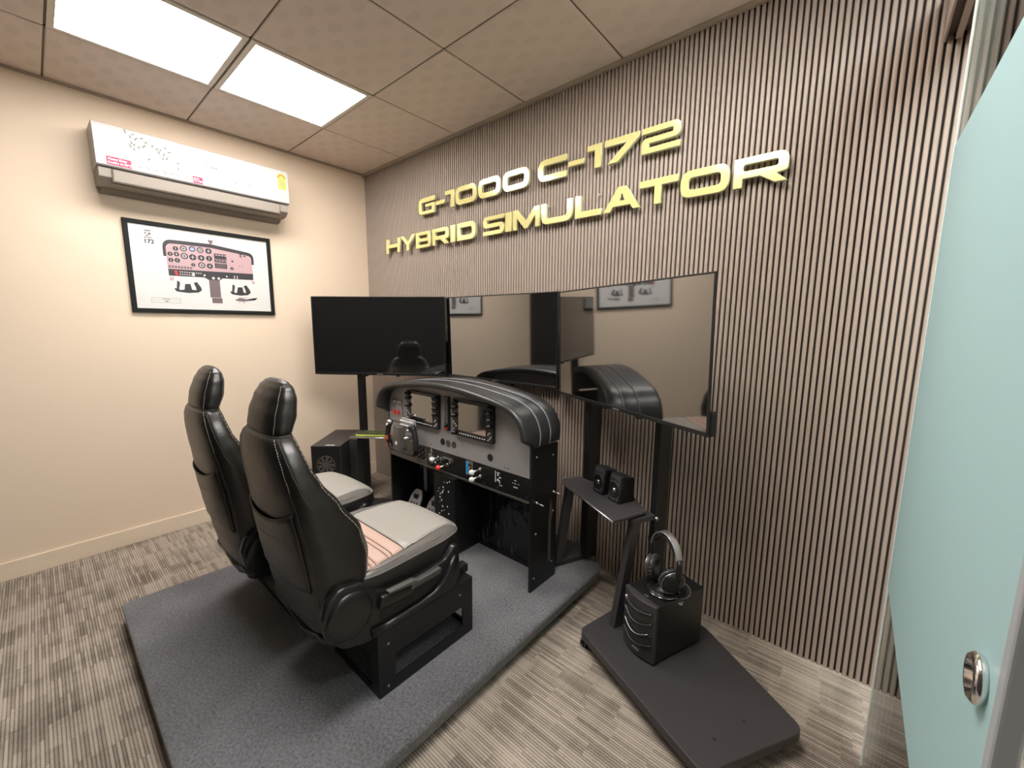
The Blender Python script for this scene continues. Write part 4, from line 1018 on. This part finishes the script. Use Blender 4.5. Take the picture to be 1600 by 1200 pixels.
# script logo: thin strokes
bm = BM(); P = [(-1.172, 2.318), (-1.178, 2.330), (-1.168, 2.338), (-1.160, 2.330), (-1.164, 2.320), (-1.168, 2.305), (-1.155, 2.318), (-1.150, 2.327), (-1.146, 2.320), (-1.140, 2.328), (-1.136, 2.319), (-1.130, 2.327), (-1.124, 2.320), (-1.120, 2.329), (-1.118, 2.312), (-1.126, 2.306)]
add_tube(bm, [(ax_(2.32)+.0004, y, z) for y, z in smooth_poly(P, 4)], .0011, 5); obj('script_logo', bm, 'grey_print', ac, smooth=True, label='dark grey handwritten logo')
# energy label
apatch('energy_label', -.766, -.716, 2.292, 2.356, 'yellow', lab='yellow energy label')
bm = BM(); add_prism(bm, [(-.741, 2.352)]+[(-.741+.030*math.cos(a), 2.362+.034*math.sin(a)) for a in [PI*k/14 for k in range(15)]], ax_(2.37)-.001, ax_(2.37)+.001, 'x'); obj('energy_dial', bm, 'yellow', ac)
for k in range(5):
    a = PI*(.1+.8*k/4); bm = BM(); add_cyl(bm, (ax_(2.37)+.0008, -.741+.021*math.cos(a), 2.363+.023*math.sin(a)), (ax_(2.37)+.0014, -.741+.021*math.cos(a), 2.363+.023*math.sin(a)), .006, 12); obj('energy_star', bm, 'orange' if k > 1 else 'olive_print', ac)
for k, z in enumerate((2.345, 2.333, 2.322, 2.312)):
    apatch('label_print', -.760+.004*k, -.724-.004*(k % 2), z, z+.004, 'grey_print', .0011)
# leaf print
bm = BM()
leaves = [(-1.53, 2.405, 75, 30), (-1.512, 2.382, 60, 24), (-1.498, 2.398, 150, 26), (-1.487, 2.378, 130, 34), (-1.508, 2.352, 80, 26), (-1.515, 2.335, 65, 28), (-1.500, 2.322, 85, 24), (-1.497, 2.345, 115, 22), (-1.478, 2.338, 110, 26), (-1.455, 2.350, 130, 40), (-1.462, 2.388, 160, 26), (-1.445, 2.372, 140, 28),
          (-1.420, 2.362, 95, 24), (-1.400, 2.352, 150, 24), (-1.395, 2.335, 70, 24), (-1.385, 2.350, 130, 22), (-1.372, 2.330, 105, 26), (-1.360, 2.312, 110, 26), (-1.378, 2.305, 105, 20), (-1.362, 2.368, 165, 22), (-1.345, 2.350, 165, 24), (-1.440, 2.285, 130, 24), (-1.310, 2.300, 160, 18), (-1.312, 2.268, 130, 16), (-1.02, 2.262, 140, 10), (-.94, 2.268, 20, 10)]
for y, z, ang, L_ in leaves:
    a = math.radians(180-ang); L_ *= .00095; w_ = .0046
    pts = [(-L_/2, 0), (-L_*.15, w_), (L_/2, 0), (-L_*.15, -w_)]
    P = [(y+p*math.cos(a)-q*math.sin(a), z+p*math.sin(a)+q*math.cos(a)) for p, q in pts]
    A = [bm.verts.new((ax_(zz)-.0005, yy, zz)) for yy, zz in P]; B = [bm.verts.new((ax_(zz)+.0011, yy, zz)) for yy, zz in P]
    bm.faces.new(A[::-1]); bm.faces.new(B)
    for k in range(4): bm.faces.new((A[k], A[(k+1) % 4], B[(k+1) % 4], B[k]))
lf = obj('leaf_print', bm, 'olive_print', ac, label='scattered grey-olive leaf print'); lf['kind'] = 'stuff'

# ================================================================ poster
po = thing('framed_poster', 'black framed white poster of an aircraft instrument panel', 'poster', (0, -1.172, 1.44))
y0, y1, z0, z1 = -1.5655, -.7795, 1.4375, 1.9815; fw = .024
bm = BM()
def quad_frame(bm, a, b, c, d, w_, x0, x1):
    outer = [(a, c), (b, c), (b, d), (a, d)]; inner = [(a+w_, c+w_), (b-w_, c+w_), (b-w_, d-w_), (a+w_, d-w_)]
    for k in range(4):
        q = [outer[k], outer[(k+1) % 4], inner[(k+1) % 4], inner[k]]; add_prism(bm, q, x0, x1, 'x')
quad_frame(bm, y0, y1, z0, z1, fw, .0, .020); obj('frame', bm, 'frame_black', po, bevel=.002)
boxo('print_sheet', (.002, y0+fw, z0+fw), (.010, y1-fw, z1-fw), 'paper', po)
X0 = .010
def pp(name, polys, m_, lvl=1, lab=None):
    if name in ('printed_dial', 'dial_ring', 'dial_face', 'printed_radio', 'printed_yoke', 'corner_mark', 'printed_pedestal'):
        for p in polys:
            bm = BM(); add_prism(bm, p, X0, X0+.0004*lvl, 'x'); obj(name, bm, m_, po, label=lab)
        return
    bm = BM()
    for p in polys: add_prism(bm, p, X0, X0+.0004*lvl, 'x')
    o = obj(name, bm, m_, po, label=lab)
    if len(polys) > 1: o['kind'] = 'stuff'
    return o
def circ(y, z, r, n=18): return [(y+r*math.cos(2*PI*k/n), z+r*math.sin(2*PI*k/n)) for k in range(n)]
def rc(a, b, c, d): return [(a, b), (c, b), (c, d), (a, d)]
arch = fillet([(-1.392, 1.785, .004), (-1.377, 1.785, .004), (-1.377, 1.866, .06), (-1.142, 1.868, .1), (-.908, 1.842, .06), (-.908, 1.785), (-.893, 1.785), (-.893, 1.862, .07), (-1.142, 1.892, .1), (-1.392, 1.888, .07)], 9)
pp('printed_hood', [arch], 'print_dark', 3)
pp('printed_panel', [fillet([(-1.377, 1.705), (-.903, 1.72), (-.908, 1.848, .06), (-1.142, 1.872, .1), (-1.379, 1.869, .06)], 8)], 'print_pink', 1, 'mauve instrument panel printed on the poster')
pp('printed_strip', [[(-1.375, 1.668), (-1.19, 1.672), (-1.165, 1.655), (-1.11, 1.657), (-1.09, 1.675), (-.905, 1.679), (-.903, 1.722), (-1.375, 1.709)]], 'print_dark', 2)
pp('printed_pedestal', [rc(-1.168, 1.545, -1.108, 1.66), rc(-1.160, 1.508, -1.102, 1.542)], 'print_mid', 3)
dl = [(-1.328, 1.838, .014), (-1.288, 1.843, .018), (-1.243, 1.847, .017), (-1.201, 1.845, .018), (-1.156, 1.845, .018), (-1.358, 1.802, .013), (-1.326, 1.804, .014), (-1.287, 1.797, .019), (-1.244, 1.795, .019), (-1.199, 1.796, .018), (-1.156, 1.798, .017), (-1.357, 1.765, .013), (-1.325, 1.766, .014), (-1.200, 1.750, .019), (-1.156, 1.749, .017), (-1.245, 1.747, .011), (-1.030, 1.746, .010)]
pp('printed_dial', [circ(y, z, r) for y, z, r in dl], 'print_dark', 3)
pp('dial_ring', [circ(y, z, r*.62) for k, (y, z, r) in enumerate(dl) if k in (1, 3, 7, 13)], 'paper', 4)
pp('dial_face', [circ(y, z, r*.42) for k, (y, z, r) in enumerate(dl) if k in (1, 3, 7, 13)], 'print_mid', 5)
pp('dial_needle', [rc(y-r*.08, z-r*.6, y+r*.08, z+r*.6) for k, (y, z, r) in enumerate(dl) if k not in (1, 3, 7, 13, 2)]+[rc(y-r*.5, z-r*.06, y+r*.5, z+r*.06) for k, (y, z, r) in enumerate(dl) if k in (4, 8, 9, 14, 6)], 'paper', 4)
pp('horizon_face', [circ(-1.243, 1.847, .012)], 'print_blue', 4); pp('horizon_ground', [rc(-1.253, 1.842, -1.233, 1.847)], 'paper', 5)
pp('printed_radio', [rc(-1.127, 1.80, -1.058, 1.835), rc(-1.127, 1.778, -1.058, 1.797), rc(-1.127, 1.740, -1.058, 1.772)], 'print_dark', 3)
pp('radio_window', [rc(-1.12+.017*k, 1.822, -1.108+.017*k, 1.829) for k in range(4)]+[rc(-1.12+.017*k, 1.786, -1.108+.017*k, 1.791) for k in range(4)]+[rc(-1.12, 1.765-.009*k, -1.066, 1.7665-.009*k) for k in range(3)], 'print_pink', 4)
pp('printed_switch_row', [rc(-1.372+.0155*k, 1.716+.0003*k, -1.361+.0155*k, 1.732) for k in range(8)], 'print_mid', 3)
pp('printed_compass', [[(-1.155, 1.917), (-1.125, 1.917), (-1.130, 1.900), (-1.150, 1.900)], rc(-1.146, 1.888, -1.134, 1.90)], 'print_mid', 4)
pp('strip_mark', [rc(-1.32+.012*k, 1.693, -1.314+.012*k, 1.699) for k in range(10)]+[rc(-1.32+.012*k, 1.678, -1.314+.012*k, 1.684) for k in range(7)]+[circ(-1.19, 1.686, .006), circ(-1.142, 1.672, .008), circ(-1.112, 1.672, .008), circ(-1.065, 1.69, .005), circ(-1.02, 1.695, .004), circ(-1.003, 1.695, .004), circ(-1.02, 1.684, .004), circ(-1.003, 1.684, .004), rc(-1.255, 1.675, -1.243, 1.698)], 'paper', 4)
pp('strip_red_mark', [circ(-1.338, 1.695, .008), circ(-1.335, 1.680, .008)], 'red', 4)
pp('corner_mark', [rc(-1.372, 1.638, -1.352, 1.66), rc(-.915, 1.652, -.897, 1.672)], 'print_pink', 1)
for c, wd in ((-1.284, .073), (-.991, .064)):
    arms = [fillet([(c-wd, 1.592, .01), (c-wd+.014, 1.592), (c-wd+.020, 1.64), (c-wd+.034, 1.632), (c-wd+.030, 1.606), (c-wd+.026, 1.592), (c-wd+.03, 1.582), (c-.02, 1.586), (c-.014, 1.622), (c+.014, 1.624), (c+.02, 1.588), (c+wd-.03, 1.586), (c+wd-.032, 1.606), (c+wd-.042, 1.632), (c+wd-.024, 1.640), (c+wd-.004, 1.605), (c+wd, 1.588, .01), (c+wd-.02, 1.572, .01), (c, 1.566), (c-wd+.012, 1.572, .01)], 2)]
    pp('printed_yoke', arms, 'print_dark', 2)
pp('title_box', [rc(-1.472, 1.5265, -1.329, 1.528), rc(-1.472, 1.499, -1.329, 1.5005), rc(-1.472, 1.514, -1.329, 1.515), rc(-1.472, 1.499, -1.4708, 1.528), rc(-1.3302, 1.499, -1.329, 1.528), rc(-1.42, 1.520, -1.38, 1.523), rc(-1.407, 1.505, -1.39, 1.510)], 'print_mid', 1)
pp('printed_aeroplane', [fillet([(-1.03, 1.535), (-1.015, 1.528), (-.975, 1.526), (-.905, 1.538), (-.892, 1.555), (-.885, 1.555), (-.90, 1.540), (-.96, 1.541), (-.985, 1.548), (-1.005, 1.547), (-1.015, 1.540)], 1), rc(-1.005, 1.549, -.955, 1.5515), circ(-1.0, 1.519, .004, 10), circ(-.975, 1.519, .004, 10)], 'print_mid', 1)
pp('small_print', [rc(-1.03, 1.79, -1.018, 1.80), rc(-.978, 1.84, -.965, 1.848), rc(-.978, 1.828, -.965, 1.836), rc(-.985, 1.765, -.98, 1.77), rc(-.965, 1.765, -.96, 1.77)]+[circ(-.948, 1.838, .006, 12)], 'print_dark', 3)
text_obj('172', .033, 'print_dark', po, wall_mtx(X0+.0004, -1.478, 1.852), name='poster_number', bold=.0012)
pp('poster_crest', [rc(-1.470, 1.9215, -1.440, 1.9285), rc(-1.466, 1.893, -1.456, 1.899), rc(-1.452, 1.903, -1.440, 1.915), rc(-1.470, 1.905, -1.462, 1.915), rc(-1.458, 1.898, -1.448, 1.905), rc(-1.474, 1.883, -1.438, 1.889)], 'print_mid', 1)

# ================================================================ sign lettering
def glyph(ch, W):
    t = .30; T = .275; r = .34
    if ch in '0O': return [fillet([(0, 0, .42), (W, 0, .42), (W, 1, .42), (0, 1, .42)], 8), fillet([(t, T, .17), (t, 1-T, .17), (W-t, 1-T, .17), (W-t, T, .17)], 6)]
    if ch == '-': return [[(0, .36), (W, .36), (W, .58), (0, .58)]]
    if ch == '1': return [[(0, 1), (0, .76), (W-.33, .76), (W-.33, 0), (W, 0), (W, 1)]]
    if ch == 'I': return [[(0, 0), (W, 0), (W, 1), (0, 1)]]
    if ch == 'C': return [fillet([(W, 1), (0, 1, .45), (0, 0, .45), (W, 0), (W, T), (t, T, .18), (t, 1-T, .18), (W, 1-T)], 7)]
    if ch == 'G': return [fillet([(W, 1), (0, 1, .42), (0, 0, .42), (W, 0), (W, .60), (W*.42, .60), (W*.42, .42), (W-t, .42), (W-t, .2), (t, .2, .14), (t, 1-T, .16), (W, 1-T)], 7)]
    if ch == '7': return [[(0, 1), (0, 1-T), (W*.66, 1-T), (W*.10, 0), (W*.40, 0), (W, .80), (W, 1)]]
    if ch == '2': return [fillet([(0, 1), (0, .77), (W-t, .77, .05), (W-t, .60, .05), (0, .60, .25), (0, 0), (W, 0), (W, .22), (t, .22), (t, .39), (W, .39, .28), (W, 1, .34)], 6)]
    if ch == 'S': return [fillet([(W, 1), (0, 1, .3), (0, .39, .28), (W-t, .39, .04), (W-t, .22, .04), (0, .22), (0, 0), (W, 0, .3), (W, .61, .28), (t, .61, .04), (t, .79, .04), (W, .79)], 6)]
    if ch == 'H': return [[(0, 0), (t, 0), (t, .38), (W-t, .38), (W-t, 0), (W, 0), (W, 1), (W-t, 1), (W-t, .62), (t, .62), (t, 1), (0, 1)]]
    if ch == 'Y': return [[(W/2-t/2, 0), (W/2+t/2, 0), (W/2+t/2, .36), (W, 1), (W-t*1.15, 1), (W/2, .55), (t*1.15, 1), (0, 1), (W/2-t/2, .36)]]
    if ch == 'B': return [fillet([(0, 0), (W, 0, .26), (W, .50, .10), (W*.97, .52), (W*.97, 1, .26), (0, 1)], 6), rrect(t, .20, W-t, .40, .06, 3)[::-1], rrect(t, .60, W*.97-t, .80, .06, 3)[::-1]]
    if ch == 'R': return [fillet([(0, 0), (t, 0), (t, .30), (W*.50, .30), (W-t*1.25, 0), (W, 0), (W*.80, .30), (W, .34, .14), (W, 1, .34), (0, 1)], 6), rrect(t, .54, W-t, .77, .08, 3)[::-1]]
    if ch == 'D': return [fillet([(0, 0), (W, 0, .42), (W, 1, .42), (0, 1)], 8), fillet([(t, T), (t, 1-T), (W-t, 1-T, .17), (W-t, T, .17)], 5)]
    if ch == 'M': return [[(0, 0), (t*.9, 0), (t*.9, .58), (W/2-t*.35, 0), (W/2+t*.35, 0), (W-t*.9, .58), (W-t*.9, 0), (W, 0), (W, 1), (W-t*1.1, 1), (W/2, .38), (t*1.1, 1), (0, 1)]]
    if ch == 'U': return [fillet([(0, 1), (0, 0, .42), (W, 0, .42), (W, 1), (W-t, 1), (W-t, T, .17), (t, T, .17), (t, 1)], 7)]
    if ch == 'L': return [[(0, 1), (0, 0), (W, 0), (W, T), (t, T), (t, 1)]]
    if ch == 'A': return [[(0, 0), (t*1.15, 0), (t*1.55, .20), (W-t*1.55, .20), (W-t*1.15, 0), (W, 0), (W/2+t*.62, 1), (W/2-t*.62, 1)], [(W/2, .74), (W/2+.14, .42), (W/2-.14, .42)]]
    if ch == 'T': return [[(0, 1), (0, 1-T), (W/2-t/2, 1-T), (W/2-t/2, 0), (W/2+t/2, 0), (W/2+t/2, 1-T), (W, 1-T), (W, 1)]]
def letter(ch, xa, xb, zb, zt, label):
    Hh = zt-zb; W = (xb-xa)/Hh
    loops = glyph(ch, W)
    cu = bpy.data.curves.new('c', 'CURVE'); cu.dimensions = '2D'; cu.fill_mode = 'BOTH'; cu.extrude = .0085; cu.bevel_depth = .0012; cu.bevel_resolution = 1
    for lp in loops:
        sp = cu.splines.new('POLY'); sp.points.add(len(lp)-1); sp.use_cyclic_u = True
        for q, p in zip(sp.points, lp): q.co = (p[0]*Hh, p[1]*Hh, 0, 1)
    cu.offset = -.0012
    t = bpy.data.objects.new('tmp', cu); COL.objects.link(t); dg = bpy.context.evaluated_depsgraph_get(); dg.update()
    me = bpy.data.meshes.new_from_object(t.evaluated_get(dg)); bpy.data.objects.remove(t)
    bm = BM(); bm.from_mesh(me); bpy.data.meshes.remove(me)
    bmesh.ops.transform(bm, matrix=Matrix.Rotation(PI/2, 4, 'X'), verts=bm.verts)   # x,z plane, extrude in y
    bmesh.ops.recalc_face_normals(bm, faces=bm.faces)
    for f in bm.faces: f.material_index = 0 if abs(f.normal.y) > .9 else 1
    tt = random.Random(sum(ord(q) for q in label))
    # each face leans a hair so that it mirrors its own bit of ceiling
    o = obj('sign_letter', bm, ['gold_face', 'gold_side'], None, local=True)
    o.location = (xa, -.0285, zb); o.rotation_euler = (tt.uniform(-.01, .01), 0, 0)
    bm = BM()
    for fx in (.15, .85):
        add_cyl(bm, (fx*(xb-xa) if ch not in 'I1' else (xb-xa)*.7, 0, Hh*.5 if ch in 'HI-' else Hh*.9), (fx*(xb-xa) if ch not in 'I1' else (xb-xa)*.7, .028, Hh*.5 if ch in 'HI-' else Hh*.9), .004, 8)
    if ch not in 'GCAYT7': obj('stand_off_pin', bm, 'gold_side', o, local=True)
    else: bm.free()
    tag(o, label, 'letter', 'gold letters of the sign'); return o
ZB1, ZT1, ZB2, ZT2 = 2.163, 2.275, 1.934, 2.046
row1 = [('G', .794, .980, 'gold letter G starting the upper line of the wall sign'), ('-', .990, 1.085, 'gold hyphen right after the letter G in the upper line'), ('1', 1.092, 1.187, 'gold numeral 1 before the three zeros in the upper line'),
        ('0', 1.197, 1.397, 'gold numeral 0, first of the three zeros in 1000'), ('0', 1.414, 1.605, 'gold numeral 0, middle one of the three zeros in 1000'), ('0', 1.624, 1.823, 'gold numeral 0, last of the three zeros in 1000'),
        ('C', 1.888, 2.076, 'gold letter C in the upper line, after 1000'), ('-', 2.086, 2.182, 'gold hyphen between the letter C and 172'), ('1', 2.200, 2.281, 'gold numeral 1 starting the number 172'),
        ('7', 2.299, 2.477, 'gold numeral 7 in the number 172'), ('2', 2.490, 2.667, 'gold numeral 2 ending the upper line of the sign')]
row2 = [('H', .360, .546, 'gold letter H starting the word HYBRID'), ('Y', .556, .744, 'gold letter Y in the word HYBRID'), ('B', .753, .928, 'gold letter B in the word HYBRID'), ('R', .946, 1.124, 'gold letter R in the word HYBRID'),
        ('I', 1.143, 1.191, 'gold letter I in the word HYBRID'), ('D', 1.210, 1.388, 'gold letter D ending the word HYBRID'), ('S', 1.455, 1.633, 'gold letter S starting the word SIMULATOR'), ('I', 1.645, 1.694, 'gold letter I in the word SIMULATOR'),
        ('M', 1.706, 1.903, 'gold letter M in the word SIMULATOR'), ('U', 1.915, 2.119, 'gold letter U in the word SIMULATOR'), ('L', 2.137, 2.292, 'gold letter L in the word SIMULATOR'), ('A', 2.303, 2.498, 'gold letter A in the word SIMULATOR'),
        ('T', 2.489, 2.668, 'gold letter T in the word SIMULATOR'), ('O', 2.680, 2.877, 'gold letter O in the word SIMULATOR'), ('R', 2.892, 3.080, 'gold letter R ending the word SIMULATOR')]
for ch, a, b, l in row1: letter(ch, a, b, ZB1, ZT1, l)
for ch, a, b, l in row2: letter(ch, a, b, ZB2, ZT2, l)

# ================================================================ glass door and header
DX = 3.493
yf = -.405
dr = thing('glass_door', 'frosted teal glass door panel at the right edge with round metal pull', 'glass door', (DX, yf, 0), .0107)
yn = -.985      # local: the pane runs from 0 to yn along local y
bm = BM(); add_box(bm, (-.005, yn, .012), (.005, -.001, 2.262)); obj('glass_pane', bm, 'clear_glass', dr, local=True)
bm = BM(); add_box(bm, (-.0075, -.003, .012), (.0055, .006, 2.262)); obj('edge_glow_strip', bm, 'edge_glow', dr, local=True, label='white strip painted for the glow of the glass edge')  # white strip painted for light scattered at the pane's edge
bm = BM(); add_box(bm, (-.0062, yn, .63), (-.0056, -.002, 1.83)); obj('frosted_film', bm, 'film', dr, local=True, label='frosted teal film band')
bm = BM(); add_lathe(bm, [(.025, 0), (.027, .003), (.0275, .007), (.023, .011), (.019, .011), (.016, .003), (0, .002)], (-.006, -.930, 1.0), (-1, 0, 0), 40); obj('round_pull', bm, 'chrome', dr, smooth=True, local=True)
bm = BM(); add_box(bm, (-.010, yn-.020, .012), (.010, yn, 2.262)); obj('metal_edge', bm, 'satin', dr, bevel=.004, seg=3, local=True, label='brushed aluminium door edge')
hd_ = boxo('trim_3', (3.500, Y0, 2.285), (3.58, -.001, 2.40), 'bronze', None, bevel=.001); struct(hd_)
for a, b, z, m_ in ((3.458, 3.464, 2.268, 'bronze_lit'), (3.464, 3.488, 2.285, 'bronze'), (3.484, 3.500, 2.268, 'bronze_lit'), (3.520, 3.540, 2.272, 'bronze_lit')):
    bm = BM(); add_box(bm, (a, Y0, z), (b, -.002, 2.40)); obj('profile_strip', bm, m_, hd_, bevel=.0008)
